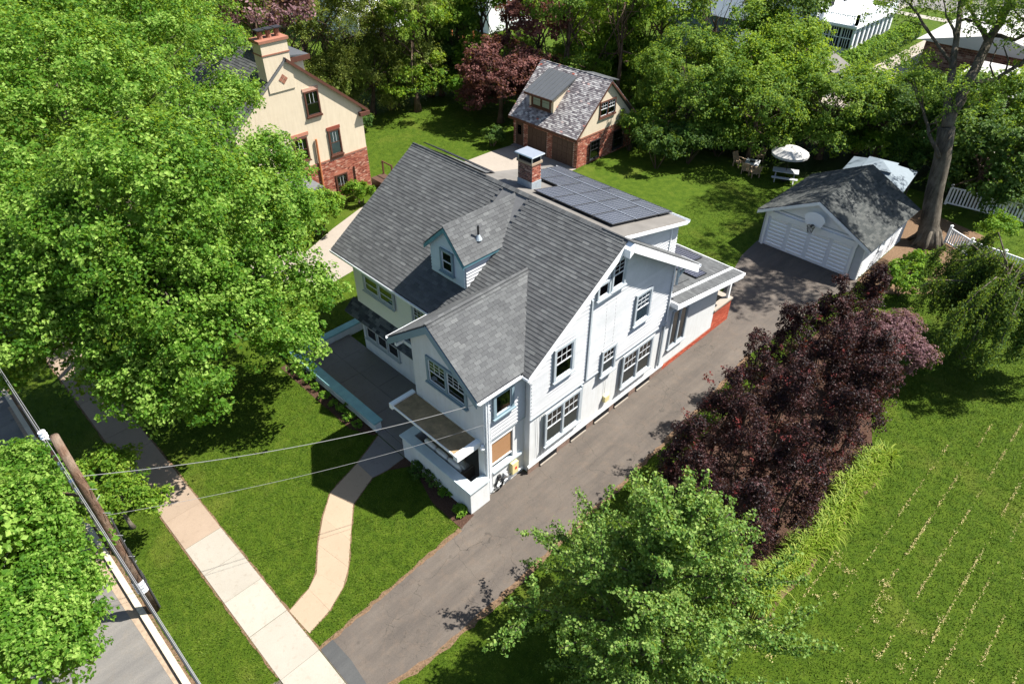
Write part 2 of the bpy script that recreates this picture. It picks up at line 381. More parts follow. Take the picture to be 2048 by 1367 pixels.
# sidewalk, slab by slab
sw=thing('sidewalk',None,None); sw['kind']='structure'
jx=[-34.9+1.57*i for i in range(19)]+[-6.5,-4.94,-3.37,-1.6,.44,1.95,3.5,5.1,6.7,8.3]
jx=[x for x in jx if x<-7]+[-6.5,-4.94,-3.37,-1.6,.44,1.95,3.5,5.1,6.7,8.3]
rs=random.Random(3)
for a,b in zip(jx[:-1],jx[1:]):
    t=rs.uniform(-.012,.012)
    struct('slab',MB().hexa([(a+.008,-8.78,-.05),(b-.008,-8.78,-.05),(b-.008,-7.35,-.05),(a+.008,-7.35,-.05),(a+.008,-8.78,.03+t),(b-.008,-8.78,.03),(b-.008,-7.35,.03),(a+.008,-7.35,.03+t)]),'concrete_new' if a>-6.6 else 'concrete_old',sw)
PAVED.append([(-40,-8.8),(9,-8.8),(9,-7.33),(-40,-7.33)])
# garden path traced on the ground
k8=.2685;q8=lambda a,b:onz(560+a*k8,1000+b*k8)
k2=.3365;q2=lambda a,b:onz(560+a*k2,600+b*k2)
pl=[q8(70,825),q8(215,660),q8(275,540),q8(285,330),q8(320,130),q2(300,1145),q2(460,970),q2(530,880),q2(600,800)]
pr=[q8(220,990),q8(370,820),q8(470,650),q8(510,500),q8(525,300),q2(435,1215),q2(550,1055),q2(640,1010),q2(770,950)]
pl[-1]=Vector((-6.2,-.06,0)); pr[-1]=Vector((-4.35,-.06,0))
gp=thing('garden_path',None,None); gp['kind']='structure'
for i in range(len(pl)-1):
    a,b,c,d=pl[i],pr[i],pr[i+1],pl[i+1]; e=.006
    m=(a+b+c+d)/4; poly=[p+(m-p)*.004 for p in (a,b,c,d)]
    struct('slab',slab(poly,-.05,.022+.004*(i%2)),'concrete_path' if i<6 else 'concrete_terrace',gp)
    PAVED.append([a,b,c,d])
# driveway
dw=[(.42,-7.33),(.12,-.8),(-.32,.95),(-.32,3.1),(-.02,3.1),(-.02,18.6),(-1.2,19.6),(-2.2,22.6),(-2.9,25),(-3.15,27.4),(3.35,27.4),(3.6,26),(2.75,24.3),(2.85,20.7),(2.45,16.7),(2.9,11.6),(3.2,4),(3.36,-1.8),(3.3,-5),(2.9,-7.33)]
struct('driveway',sheet(dw,.012),'asphalt_drive'); PAVED.append(dw)
struct('driveway_apron',sheet([(.46,-7.3),(.44,-6.82),(1.5,-6.78),(2.6,-6.9),(2.85,-7.3)],.018),'asphalt_apron')
struct('driveway_entrance',sheet([(-.2,-10.9),(3.2,-10.9),(2.9,-8.8),(.4,-8.8)],.012),'asphalt_drive')
def strip(pts,w,z,mat,name,seed):
    r=random.Random(seed); mb=MB(); L=[];Rr=[]
    q=[]
    for a,b in zip(pts[:-1],pts[1:]):
        a=Vector((a[0],a[1],0));b=Vector((b[0],b[1],0)); n=max(1,int((b-a).length/.25))
        q+=[a.lerp(b,i/n) for i in range(n)]
    q.append(Vector((pts[-1][0],pts[-1][1],0)))
    for i,p in enumerate(q):
        d=(q[min(i+1,len(q)-1)]-q[max(i-1,0)]).normalized(); nrm=Vector((-d.y,d.x,0))
        L.append(p+nrm*w*r.uniform(.2,.8)); Rr.append(p-nrm*w*r.uniform(.2,.8))
    for i in range(len(q)-1): mb.add([(v.x,v.y,z) for v in (Rr[i],Rr[i+1],L[i+1],L[i])],[(0,1,2,3)])
    struct(name,mb,mat)
strip(dw[0:2],.16,.016,'bare_soil','driveway_edge',1); strip(dw[-6:][::-1],.2,.017,'bare_soil','driveway_edge',2)
strip(pl,.09,.0145,'bare_soil','path_edge',3); strip(pr,.09,.0145,'bare_soil','path_edge',4)
strip([(-34,-7.33),(.4,-7.33)],.10,.0135,'bare_soil','sidewalk_edge',5); strip([(-34,-8.8),(.3,-8.8)],.10,.0135,'bare_soil','sidewalk_edge',6)
strip([(-34,-10.84),(.0,-10.84)],.16,.0135,'bare_soil','verge_edge',7)
# beds
bedA=[(-13.4,-.72),(-7.45,-.72),(-6.35,-.2),(-6.35,0),(-13.4,0)]
struct('flower_bed',sheet(bedA,.014),'mulch'); PAVED.append(bedA)
bedB=[q2(640,1012),q2(790,985),q2(905,1205),q2(1080,1360),(.1,-.6,0),(0,.05,0),(-4.35,.05,0)]
bedB=[(p[0],p[1]) for p in bedB]
struct('flower_bed',sheet(bedB,.015),'mulch'); PAVED.append(bedB)
hb=[(4.2,4.8),(9.4,3.9),(9.7,9),(9.7,14.5),(8.6,17),(7.8,20),(6.6,23),(4.2,23.5),(3.9,18),(4.0,10)]
struct('hedge_bed',sheet(hb,.013),'mulch'); PAVED.append(hb)
# soil around the big tree and along the white garage
tb=[(3.3,27.3),(5,27),(7.5,29.5),(8,34),(7.5,38),(3,39),(-3,37.5),(-3.3,33.9),(3.3,33.8)]
struct('bare_soil',sheet(tb,.011),'bare_soil'); PAVED.append(tb)
struct('shade_soil',sheet([(-26,36.4),(-12,37.2),(-3,38.2),(-2,41.5),(9,42.5),(30,44),(30,60),(-26,60)],.010),'ground_cover')
struct('lily_edge',sheet([(9.9,3.9),(10.45,4.1),(10.4,5.5),(10.6,7),(10.45,8.4),(10.55,10),(10.4,11.5),(10.6,13),(10.3,14.6),(9.9,14.4)],.016),'bare_soil')
# neighbour's drive and pads
nd=[(-27.5,13.2),(-25.5,15.5),(-23.8,20.5),(-22.4,26.8),(-25,27.1),(-25.3,24.9),(-26.7,19.5),(-28.2,15.6)]
nd=[(-21.7,5.2),(-18.0,4.9),(-18.6,9),(-20.9,13),(-21.3,20),(-18.4,24.6),(-18.3,27.2),(-24.9,27.2),(-25.2,24.8),(-25.3,20),(-25.6,14.6),(-23.5,9)]
struct('neighbour_driveway',sheet(nd,.012),'concrete_pad'); PAVED.append(nd)
struct('front_walk',sheet([(-27,3),(-21,2.4),(-18.0,4.9),(-21.7,6.2),(-27,5.2)],.011),'concrete_pad')
# ================================================================ building helpers
def frame(p,out):
    o=Vector(out).normalized(); x=o.cross(Vector((0,0,1))); x.normalize()
    # x cross o = up
    if x.cross(o).z<0: x=-x
    m=Matrix.Identity(4)
    for i in range(3): m[i][0]=x[i];m[i][1]=o[i];m[i][2]=(0,0,1)[i];m[i][3]=p[i]
    return m
def window(parent,p,out,w,h,cols=1,trim='paint_grey_trim',grid=(3,2),curtain=None,sash='sash_white',off=.07,split=True,cw=.10,green=False,gridmat='sash_white'):
    """p = bottom centre of the outer trim on the wall; parts in the wall's own frame"""
    m=frame(Vector(p)+Vector(out)*off,out)
    mb=MB(); t=.075
    mb.box(-w/2,w/2,0,t,h-cw,h).box(-w/2,w/2,0,t,0,cw*.8).box(-w/2,-w/2+cw,0,t,cw*.8,h-cw).box(w/2-cw,w/2,0,t,cw*.8,h-cw)
    iw=(w-2*cw)/cols
    for c in range(1,cols):
        x=-w/2+cw+iw*c; mb.box(x-cw*.5,x+cw*.5,0,t,cw*.8,h-cw)
    o=obj('window',mb,trim,parent,mat4=m)
    obj('sill',MB().box(-w/2-.05,w/2+.05,0,t+.06,-.05,.012),trim,o,local=True)
    z0,z1=cw*.8,h-cw; zm=(z0+z1)/2; s=.04
    for c in range(cols):
        a=-w/2+cw+iw*c+(cw*.5 if c else 0); b=-w/2+cw+iw*(c+1)-(cw*.5 if c<cols-1 else 0)
        sb=MB()
        if split:
            for (lo,hi,d) in ((z0,zm+.02,.028),(zm-.02,z1,.045)):
                sb.box(a,b,.005,d,lo,lo+s).box(a,b,.005,d,hi-s,hi).box(a,a+s,.005,d-.002,lo+s,hi-s).box(b-s,b,.005,d-.002,lo+s,hi-s)
        else:
            sb.box(a,b,.005,.03,z0,z0+s).box(a,b,.005,.03,z1-s,z1).box(a,a+s,.005,.03,z0+s,z1-s).box(b-s,b,.005,.03,z0+s,z1-s)
        obj('sash',sb,sash,o,local=True)
        obj('interior',MB().add([(a,.004,z0),(b,.004,z0),(b,.004,z1),(a,.004,z1)],[(3,2,1,0)]),'interior_dark',o,local=True)
        if curtain:
            n=14; vs=[];fs=[]
            top=zm+.1 if curtain=='curtain_green' else z1
            for i in range(n+1):
                x=a+s+(b-a-2*s)*i/n; y=.009+.004*(i%2)
                vs+=[(x,y,z0+s),(x,y,top)]
            for i in range(n): fs.append((2*i+1,2*i+3,2*i+2,2*i))
            obj('curtain',MB().add(vs,fs),curtain,o,local=True)
        for (lo,hi,y) in (((z0+s,zm-.02,.018),(zm+.02,z1-s,.02)) if split else ((z0+s,z1-s,.018),)):
            obj('pane',MB().add([(a+s,y,lo),(b-s,y,lo),(b-s,y,hi),(a+s,y,hi)],[(3,2,1,0)]),'window_glass',o,local=True)
        if grid:
            g=MB(); lo,hi=(zm+.02,z1-s) if split else (z0+s,z1-s)
            for i in range(1,grid[0]): x=a+s+(b-a-2*s)*i/grid[0]; g.box(x-.008,x+.008,.02,.03,lo,hi)
            for j in range(1,grid[1]): z=lo+(hi-lo)*j/grid[1]; g.box(a+s,b-s,.021,.029,z-.008,z+.008)
            obj('muntin',g,gridmat,o,local=True)
    return o
def winpx(parent,axis,val,pts,**k):
    """window from the four outer trim corners TL,TR,BR,BL seen in the photograph, on the wall axis=val"""
    P=[(onx if axis=='x' else ony)(*q,val) for q in pts]
    i=1 if axis=='x' else 0
    a=(P[0][i]+P[3][i])/2; b=(P[1][i]+P[2][i])/2; top=(P[0].z+P[1].z)/2; bot=(P[2].z+P[3].z)/2
    lo,hi=min(a,b),max(a,b)
    if axis=='x': return window(parent,(val,(lo+hi)/2,bot),(1,0,0),hi-lo,top-bot,**k)
    return window(parent,((lo+hi)/2,val,bot),(0,-1,0),hi-lo,top-bot,**k)
SHM={}
def shingle_mesh(ex,mat,th=.026):
    key=(round(ex,3),mat,th)
    if key not in SHM:
        mb=MB(); mb.hexa([(0,-.012,0),(1,-.012,0),(1,ex+.05,-.006),(0,ex+.05,-.006),(0,-.012,th),(1,-.012,th),(1,ex+.05,.004),(0,ex+.05,.004)])
        SHM[key]=mb.mesh('shingle',mat)
    return SHM[key]
def roof_frame(p,u,v):
    u=Vector(u).normalized();v=Vector(v).normalized();n=u.cross(v)
    m=Matrix.Identity(4)
    for i in range(3): m[i][0]=u[i];m[i][1]=v[i];m[i][2]=n[i];m[i][3]=p[i]
    return m
def lay(fr,ulen,vlen,ex,tab,parent,inside=None,seed=0,jit=.0):
    r=random.Random(seed); out=[]
    nc=int(vlen/ex+.5); g=.006
    for j in range(nc):
        v=j*ex; u=-(tab*.5 if j%2 else 0)-r.random()*tab*.25*(jit>0)
        while u<ulen-.02:
            a=max(u,0); b=min(u+tab,ulen)
            if b-a>.03 and (inside is None or inside((a+b)/2,v+ex/2)):
                out.append((fr@Matrix.Translation((a+g/2,v+r.uniform(-jit,jit),.002+r.random()*.005))@Matrix.Diagonal((b-a-g,1,1,1)),parent))
            u+=tab
    return out
def merge(items,proto,mat,name,parent):
    co=np.array([v.co[:] for v in proto.vertices]); fc=np.array([p.vertices[:] for p in proto.polygons])
    n=len(co); V=[];Fc=[]
    for i,(m,_) in enumerate(items):
        A=np.array(m); V.append(co@A[:3,:3].T+A[:3,3]); Fc.append(fc+i*n)
    me=arr_mesh(name,np.concatenate(V),np.concatenate(Fc),mat)
    o=link(name,me,parent); o['kind']='stuff'; return o
def finish_pieces(items,ex,mat,thg,nmax,name='shingle',th=.026):
    proto=shingle_mesh(ex,mat,th); C0=Vector(CAM)
    items.sort(key=lambda t:(t[0].translation-C0).length)
    for m,p in items[:nmax]: link(name,proto,p,m)
    if items[nmax:]: merge(items[nmax:],proto,mat,name+'_field',thg)
def clapboards(parent,axis,val,z0,z1,span,ex=.18,mat='clapboard_white',out=1):
    """each board its own piece; span(z)->(lo,hi) along the wall"""
    z=z0
    while z<z1-.03:
        a,b=span(z+ex*.5)
        a2,b2=span(min(z+ex,z1)); a1,b1=span(z)
        if min(b1,b)-max(a1,a)>.08:
            h=min(ex,z1-z)
            def q(t,o,zz): return (val+out*o,t,zz) if axis=='x' else (t,val+out*o,zz)
            lo0,hi0,lo1,hi1=a1,b1,max(a2,a1-9),b2
            if hi1-lo1<.02: lo1=hi1=(a+b)/2; hi1+=.02
            mb=MB().hexa([q(lo0,0,z-.012),q(hi0,0,z-.012),q(hi0,.068,z-.012),q(lo0,.068,z-.012),q(lo1,0,z+h),q(hi1,0,z+h),q(hi1,.008,z+h),q(lo1,.008,z+h)])
            obj('clapboard',mb,mat,parent)
        z+=ex
def brick_wall(name,parent,p,u,out,L,H,mat,holes=(),bw=.21,bh=.075,proud=.012,mort=.012,kind='stuff',soldier=None):
    """joined bricks standing proud of the mortar"""
    m=frame(p,out); s=1 if (m.to_3x3()@Vector((1,0,0))).dot(Vector(u))>0 else -1
    V=[];F=[];rows=int(H/bh); r=random.Random(int(abs(p[0]*13+p[1]*7)*10))
    for j in range(rows):
        x=-(bw/2 if j%2 else 0)
        while x<L:
            a=max(x,0)+mort/2;b=min(x+bw,L)-mort/2;z0=j*bh+mort/2;z1=(j+1)*bh-mort/2
            x+=bw
            if b-a<.03: continue
            ca,cz=(a+b)/2,(z0+z1)/2
            if any(h[0]<ca<h[1] and h[2]<cz<h[3] for h in holes): continue
            pr=proud+r.uniform(-.004,.004); e=.004; n=len(V)
            q=[(a,0,z0),(b,0,z0),(b,0,z1),(a,0,z1),(a+e,pr,z0+e),(b-e,pr,z0+e),(b-e,pr,z1-e),(a+e,pr,z1-e)]
            V+=[tuple(m@Vector((s*t[0],t[1],t[2]))) for t in q]
            fs=[(4,5,6,7),(0,1,5,4),(1,2,6,5),(2,3,7,6),(3,0,4,7)]
            if s>0: fs=[f[::-1] for f in fs]
            F+=[tuple(i+n for i in f) for f in fs]
    me=arr_mesh(name,np.array(V),np.array(F),mat); o=link(name,me,parent); o['kind']=kind; return o
# ================================================================ WHITE HOUSE
H=thing('house','large white stucco and clapboard house with grey shingle roof and solar panels','house',(-6,7,0))
RY,RZ=8.15,9.2; EY,EZ=2.87,5.6; MS=(RZ-EZ)/(RY-EY); BS=.6186; BY=13.35; BZ=RZ-BS*(BY-RY); XB=.5
XL,XR=-12.75,.2; WL=-11.55; FY=3.15; BW=12.2
def zf(y): return EZ+MS*(y-EY)
def zb(y): return RZ-BS*(y-RY)
bodyp=[(WL,FY,0),(WL,FY,zf(FY)-.15),(WL,RY,RZ-.2),(WL,BW,zb(BW)-.16),(WL,BW,0)]
walls=obj('wall',MB().prism(bodyp,(-.001-WL,0,0)),'stucco_white',H)
# upper front wall skin and lower front skin flare
obj('front_wall',MB().box(WL-.02,-4.4,FY-.02,FY,2.95,zf(FY)-.2),'stucco_green_bounce',H)
# siding on the gable
def gspan(z):
    lo=3.15+max(0,(z+.30-zf(3.15))/MS); hi=min(BW,RY+(RZ-.30-z)/BS); return (lo,hi)
gw=obj('gable_siding_backing',MB().prism([(0,FY,3.15),(0,FY,zf(FY)-.2),(0,RY,RZ-.22),(0,BW,zb(BW)-.2),(0,BW,3.15)],(.004,0,0)),'paint_white',H)
clapboards(gw,'x',.004,3.18,8.75,gspan,.18)
obj('water_table',MB().box(0,.05,FY-.05,BW,3.06,3.15),'paint_white',H)
obj('drip_edge',MB().box(0.051,.085,FY-.05,BW,3.125,3.155),'paint_grey_trim',H)
obj('corner_board',MB().box(-.001,.045,FY-.045,FY+.09,3.15,zf(FY)-.12),'paint_white',H)
# foundation with white base ledge and low cellar windows
obj('base_ledge',MB().box(0,.07,FY-.1,BW+.3,.36,.47),'paint_white',H)
obj('foundation',MB().box(0,.045,FY-.1,BW+.3,0,.36),'foundation_stone',H)
for y in (3.75,5.7,7.3,8.75,10.4):
    cwn=obj('cellar_window',MB().box(.045,.075,y,y+1.05,.03,.33),'interior_dark',H)
    obj('ledge',MB().box(.045,.13,y,y+1.0,.03,.09),'concrete_pad',cwn)
# ---- roofs
ROOFS=[]; items=[]
def roof(name,poly,vec,mat='roof_base'): return obj(name,MB().prism(poly,vec),mat,H)
rf=roof('front_roof',[(XL,EY,EZ-.14),(XL,EY,EZ),(XL,RY,RZ),(XL,RY,RZ-.18)],(XR-XL,0,0))
items+=lay(roof_frame((XL,EY-.02,EZ+.004),(1,0,0),(0,RY-EY,RZ-EZ)),XR-XL,math.hypot(RY-EY,RZ-EZ),.158,.31,rf,lambda u,v: not(-6.55<u+XL<-4.95 and v>2.1) and not (v<3.55 and -2.75-(2.6*(1-v/3.6))+.25<u+XL<-2.75+(2.6*(1-v/3.6))-.25),1)
rb=roof('back_roof',[(XL,RY,RZ-.18),(XL,RY,RZ-.002),(XL,BY,BZ),(XL,BY,BZ-.14)],(XB-XL,0,0))
items+=lay(roof_frame((XB,BY+.02,BZ+.004),(-1,0,0),(0,RY-BY,RZ-BZ)),XB-XL,math.hypot(RY-BY,RZ-BZ),.158,.31,rb,lambda u,v: u<1.6 or u>8.0,2)
# rake boards
obj('rake_board',MB().prism([(XR,EY-.04,EZ-.30),(XR,EY-.04,EZ-.02),(XR,RY,RZ-.02),(XR,RY,RZ-.34)],(.04,0,0)),'paint_white',H)
obj('rake_board',MB().prism([(XB,RY,RZ-.40),(XB,RY,RZ-.025),(XB,BY,BZ-.02),(XB,BY,BZ-.40)],(.05,0,0)),'paint_white',H)
obj('soffit',MB().prism([(.03,RY,RZ-.22),(.03,RY,RZ-.185),(.03,BY-.02,BZ-.145),(.03,BY-.02,BZ-.18)],(XB-.03,0,0)),'paint_pale_blue',H)
obj('rake_board',MB().prism([(XL-.04,EY-.03,EZ-.24),(XL-.04,EY-.03,EZ-.02),(XL-.04,RY,RZ-.02),(XL-.04,RY,RZ-.26)],(.04,0,0)),'paint_white',H)
# ridge caps
rc=roof('ridge',[(XL,RY-.10,RZ-.05),(XL,RY,RZ+.02),(XL,RY+.10,RZ-.05)],(XR-XL,0,0))
capm=MB().hexa([(0,-.15,-.095),(.19,-.15,-.095),(.19,0,.0),(0,0,.0),(0,-.15,-.075),(.19,-.15,-.075),(.19,0,.022),(0,0,.022)]).hexa([(0,0,.0),(.19,0,.0),(.19,.15,-.095),(0,.15,-.095),(0,0,.022),(.19,0,.022),(.19,.15,-.075),(0,.15,-.075)]).mesh('ridge_cap','shingle')
nrc=int((XR-XL)/.2)
for i in range(nrc): link('ridge_cap',capm,rc,Matrix.Translation((XL+i*.2,RY,RZ+.035))@Matrix.Rotation(-.05,4,'Y'))
def gutter(a,b,s=.11,mat='vinyl_white'):
    g=MB(); a=Vector(a);b=Vector(b); d=(b-a).normalized(); o=Vector((d.y,-d.x,0))
    g.bar(a,b,.012,s); g.bar(a+o*-s+Vector((0,0,-s*.5)),b+o*-s+Vector((0,0,-s*.5)),.012,s*.6)
    g.bar(a-o*s*.5-Vector((0,0,s*.5)),b-o*s*.5-Vector((0,0,s*.5)),s,.012)
    return obj('gutter',g,mat,H)
gutter((XL,EY-.13,EZ-.08),(-5.35,EY-.13,EZ-.08)); gutter((-.18,EY-.13,EZ-.08),(XR+.05,EY-.13,EZ-.08))
gutter((XB+.06,BY+.13,BZ-.08),(-.5,BY+.13,BZ-.08))
obj('apex_board',MB().prism([(XR+.041,RY-.28,RZ-.55),(XR+.041,RY-.28,RZ-.21),(XR+.041,RY,RZ-.02),(XR+.041,RY,RZ-.36)],(XB-XR,0,0)),'paint_white',H)
obj('eave_bracket',MB().bar((.2,BW+.02,5.7),(.2,BW+.85,6.1),.09,.09).box(.15,.25,BW,BW+.06,5.3,6.4),'paint_pale_blue',H)
# ---- front gable wing over the porch
GX,GZ,GE,GF=-2.78,7.6,5.65,.6; GL,GR=-5.38,-.18
wl,wr,wf=-4.4,-.3,1.0
wing=obj('wing_wall',MB().prism([(wl,wf,3.15),(wr,wf,3.15),(wr,wf,5.42),(GX,wf,7.28),(wl,wf,6.2)],(0,2.4,0)),'stucco_white',H)
wg=obj('wing_siding_backing',MB().box(wr,wr+.004,wf+.01,FY,3.18,5.45),'paint_white',H)
clapboards(wg,'x',wr+.004,3.2,5.45,lambda z:(wf+.02,FY-.02),.18)
obj('corner_board',MB().box(wr-.001,wr+.04,wf-.03,wf+.12,3.1,5.45),'paint_white',H)
obj('wing_band',MB().box(wr,wr+.05,wf,FY,3.08,3.18),'paint_grey_trim',H)
wL=roof('wing_roof',[(GL,GF,GE-.12),(GL,GF,GE),(GX,GF,GZ),(GX,GF,GZ-.16)],(0,5.4,0))
wR=roof('wing_roof',[(GX,GF,GZ-.16),(GX,GF,GZ-.002),(GR,GF,GE),(GR,GF,GE-.12)],(0,5.4,0))
gl=math.hypot(GX-GL,GZ-GE)
def wv(u,v):   # keep in front of the valley
    z=GE+(GZ-GE)*v/gl; y=GF+u; return z>zf(y)-.06
items+=lay(roof_frame((GR+.02,GF-.02,GE+.004),(0,1,0),(GX-GR,0,GZ-GE)),5.4,gl,.158,.31,wR,wv,3)
items+=lay(roof_frame((GL-.02,5.98,GE+.004),(0,-1,0),(GX-GL,0,GZ-GE)),5.4,gl,.158,.31,wL,lambda u,v:wv(5.38-u,v),4)
rc2=roof('ridge',[(GX-.1,GF,GZ-.05),(GX,GF,GZ+.02),(GX+.1,GF,GZ-.05)],(0,5.2,0))
for i in range(26): link('ridge_cap',capm,rc2,Matrix.Translation((GX,GF+i*.2,GZ+.035))@Matrix.Rotation(R(90),4,'Z')@Matrix.Rotation(-.05,4,'Y'))
for a,b in (((GL,GE),(GX,GZ)),((GR,GE),(GX,GZ))):
    obj('barge_board',MB().prism([(a[0],GF-.045,a[1]-.34),(a[0],GF-.045,a[1]-.03),(b[0],GF-.045,b[1]-.03),(b[0],GF-.045,b[1]-.36)],(0,.045,0)),'paint_blue_grey',H)
    obj('soffit',MB().prism([(a[0],GF,a[1]-.18),(a[0],GF,a[1]-.125),(b[0],GF,b[1]-.165),(b[0],GF,b[1]-.22)],(0,wf-GF,0)),'paint_pale_blue',H)
obj('bracket',MB().bar((-4.9,.62,5.55),(-4.9,1.1,5.55),.13,.14),'paint_white',H)
obj('eave_beam',MB().box(-5.1,-4.38,wf-.02,wf+.1,5.42,5.6),'paint_pale_blue',H)
gutter((GR+.13,GF,GE-.08),(GR+.13,EY-.1,GE-.08)); gutter((GL-.13,EY,GE-.08),(GL-.13,GF,GE-.08),.1)
winpx(H,'y',wf,[(852,706),(935,768),(935,818),(857,757)],cols=2,trim='paint_blue_grey',grid=(3,3),cw=.12,off=0)
window(H,(wr,1.92,4.22),(1,0,0),1.05,1.15,trim='paint_blue_grey',grid=None,cw=.13,split=False)
# porch below the wing: piers, beam, knee walls, opening with blind
obj('pier',MB().box(wr-.38,wr,wf,wf+.36,0,3.15),'stucco_white',H)
obj('pier',MB().box(wl,wl+.4,wf,wf+.36,0,3.15),'stucco_white',H)
obj('pier',MB().box(wr-.3,wr,2.5,FY,0,3.15),'stucco_white',H)
obj('porch_beam',MB().box(wr-.25,wr-.01,wf+.36,2.5,2.82,3.15),'paint_white',H)
obj('porch_beam',MB().box(wl+.4,wr-.38,wf+.02,wf+.3,2.75,3.15),'paint_white',H)
obj('side_knee_wall',MB().box(wr-.22,wr+.015,wf+.36,2.5,0,1.22),'stucco_white',H)
obj('sill_cap',MB().box(wr-.3,wr+.12,wf+.33,2.95,1.22,1.31),'paint_pale_blue',H)
bl=obj('bamboo_blind',MB().box(wr-.09,wr-.06,wf+.37,2.48,1.62,2.83),'bamboo',H)
obj('blind_roll',MB().tube([(wr-.06,wf+.38,1.6),(wr-.06,2.47,1.6)],.045,8),'cushion_white',bl)
obj('water_table',MB().box(wr,wr+.06,wf+.05,FY-.1,.2,.28),'paint_white',H)
obj('porch_floor',MB().box(-4.3,-.4,.33,3.1,.02,.55),'concrete_terrace',H)
KZ=1.26
knee=obj('porch_knee_wall',MB().box(-4.38,-.1,0,.3,0,KZ).box(-4.38,-4.08,.3,wf+.1,0,KZ).box(-.4,-.1,.3,wf+.001,0,KZ),'stucco_white',H)
obj('knee_cap',MB().box(-4.46,-.03,-.07,.36,KZ,KZ+.08),'paint_pale_blue',H)
obj('knee_cap',MB().box(-4.46,-4.0,.36,wf+.05,KZ,KZ+.079),'paint_pale_blue',H)
obj('knee_cap',MB().box(-.46,-.03,.36,wf-.02,KZ,KZ+.079),'paint_pale_blue',H)
# flat canopy over the porch front
cz=2.98
obj('canopy_deck',MB().box(-4.5,-.72,-.12,wf-.02,cz,cz+.05),'awning_deck',H)
obj('canopy_beam',MB().box(-4.68,-4.48,-.2,wf,cz-.12,cz+.13),'paint_white',H)
obj('canopy_beam',MB().box(-.74,-.5,-.2,wf,cz-.12,cz+.13),'paint_white',H)
obj('canopy_edge',MB().box(-4.47,-.75,-.16,-.121,cz-.04,cz+.06),'paint_white',H)
obj('corner_cap',MB().lathe([(.0,0),(.09,.02),(.11,.12),(.06,.2),(.07,.26),(.0,.3)],(-.36,wf-.06,2.78),10),'paint_white',H)
# downpipes of the porch corner
for i,(dx,dy) in enumerate(((.07,.05),(.07,.17),(.06,.26))):
    obj('conduit',MB().tube([(wr+dx,wf+dy,.25 if i else .1),(wr+dx,wf+dy,5.3 if i<2 else 4.6)],.035 if i<2 else .018,6),'vinyl_white',H)
# ---- pent roof on the front, lower windows
pent=obj('pent_roof',MB().prism([(0-11.75,FY+.02,3.06),(-11.75,FY+.02,2.98),(-12.0,2.58,2.50),(-12.0,2.58,2.58)],(7.35,0,0)),'roof_base',H)
for v in pent.data.vertices: pass
pit=lay(roof_frame((-12.0,2.56,2.585),(1,0,0),(0,.57,.48)),7.5,.75,.15,.28,pent,None,5)
obj('pent_soffit',MB().box(-11.9,-4.5,2.62,FY-.001,2.44,2.5),'paint_pale_blue',H)
winpx(H,'y',FY-.02,[(728,545),(790,582),(793,618),(733,576)],cols=2,trim='paint_grey_trim',grid=None,cw=.1)
window(H,(-6.55,FY-.02,4.15),(0,-1,0),.95,1.15,trim='paint_grey_trim',grid=(3,3),cw=.1)
winpx(H,'y',FY,[(728,630),(798,672),(800,722),(734,672)],cols=3,trim='paint_grey_trim',grid=(3,2),cw=.1,off=0)
# ---- gable windows
z6=lambda a,b:(1040+a*.2195,660+b*.2195)
z3=lambda a,b:(1180+a*.2049,420+b*.2049)
winpx(H,'x',.0,[z6(290,180),z6(480,60),z6(470,340),z6(290,465)],cols=1,grid=(3,2),cw=.12)
winpx(H,'x',.0,[z6(208,755),z6(535,520),z6(525,800),z6(208,1045)],cols=2,grid=(3,2),cw=.11,curtain='curtain_green')
winpx(H,'x',.0,[z6(728,190),z6(860,105),z6(845,320),z6(715,415)],cols=1,grid=(3,2),cw=.11,curtain='curtain_green')
winpx(H,'x',.0,[z6(915,235),z6(1195,45),z6(1165,315),z6(900,515)],cols=2,grid=(3,2),cw=.11,curtain='curtain_green')
winpx(H,'x',.0,[z3(200,500),z3(340,425),z3(328,703),z3(195,775)],cols=1,grid=(2,3),cw=.1,trim='paint_grey_trim')
winpx(H,'x',.0,[z3(60,725),z3(180,660),z3(178,800),z3(45,880)],cols=1,grid=None,cw=.1,split=False)
winpx(H,'x',.0,[z3(430,830),z3(590,735),z3(560,1015),z3(405,1125)],cols=1,grid=(3,3),cw=.11,curtain='blind_white')
# downspouts
for (y,za,zb_) in ((6.42,3.2,7.25),(6.2,.9,3.05),(12.05,.6,3.05)):
    obj('downspout',MB().box(.032,.11,y-.045,y+.045,za,zb_),'paint_grey_trim',H)
obj('downspout',MB().tube([(.1,BW-.12,3.3),(.1,BW-.12,6.3),(.12,BW+.3,6.45)],.04,6),'paint_white',H)
obj('corner_board',MB().box(-.02,.05,BW-.12,BW+.03,3.15,zb(BW)-.2),'paint_white',H)
obj('vent_box',MB().box(.0,.16,7.85,8.15,1.0,1.32),'meter_yellow',H)
for (y0,y1,za,zb_) in ((7.75,7.9,2.9,1.3),(8.0,8.05,6.9,3.2),(7.4,7.5,6.9,3.2),(3.5,3.55,2.95,.5),(3.75,3.8,2.95,.5),(4.0,4.0,2.95,.5)):
    obj('wall_cable',MB().tube([(.04,y0,za),(.045,(y0+y1)/2+.05,(za+zb_)/2),(.04,y1,zb_)],.008,4),'cable_grey',H)
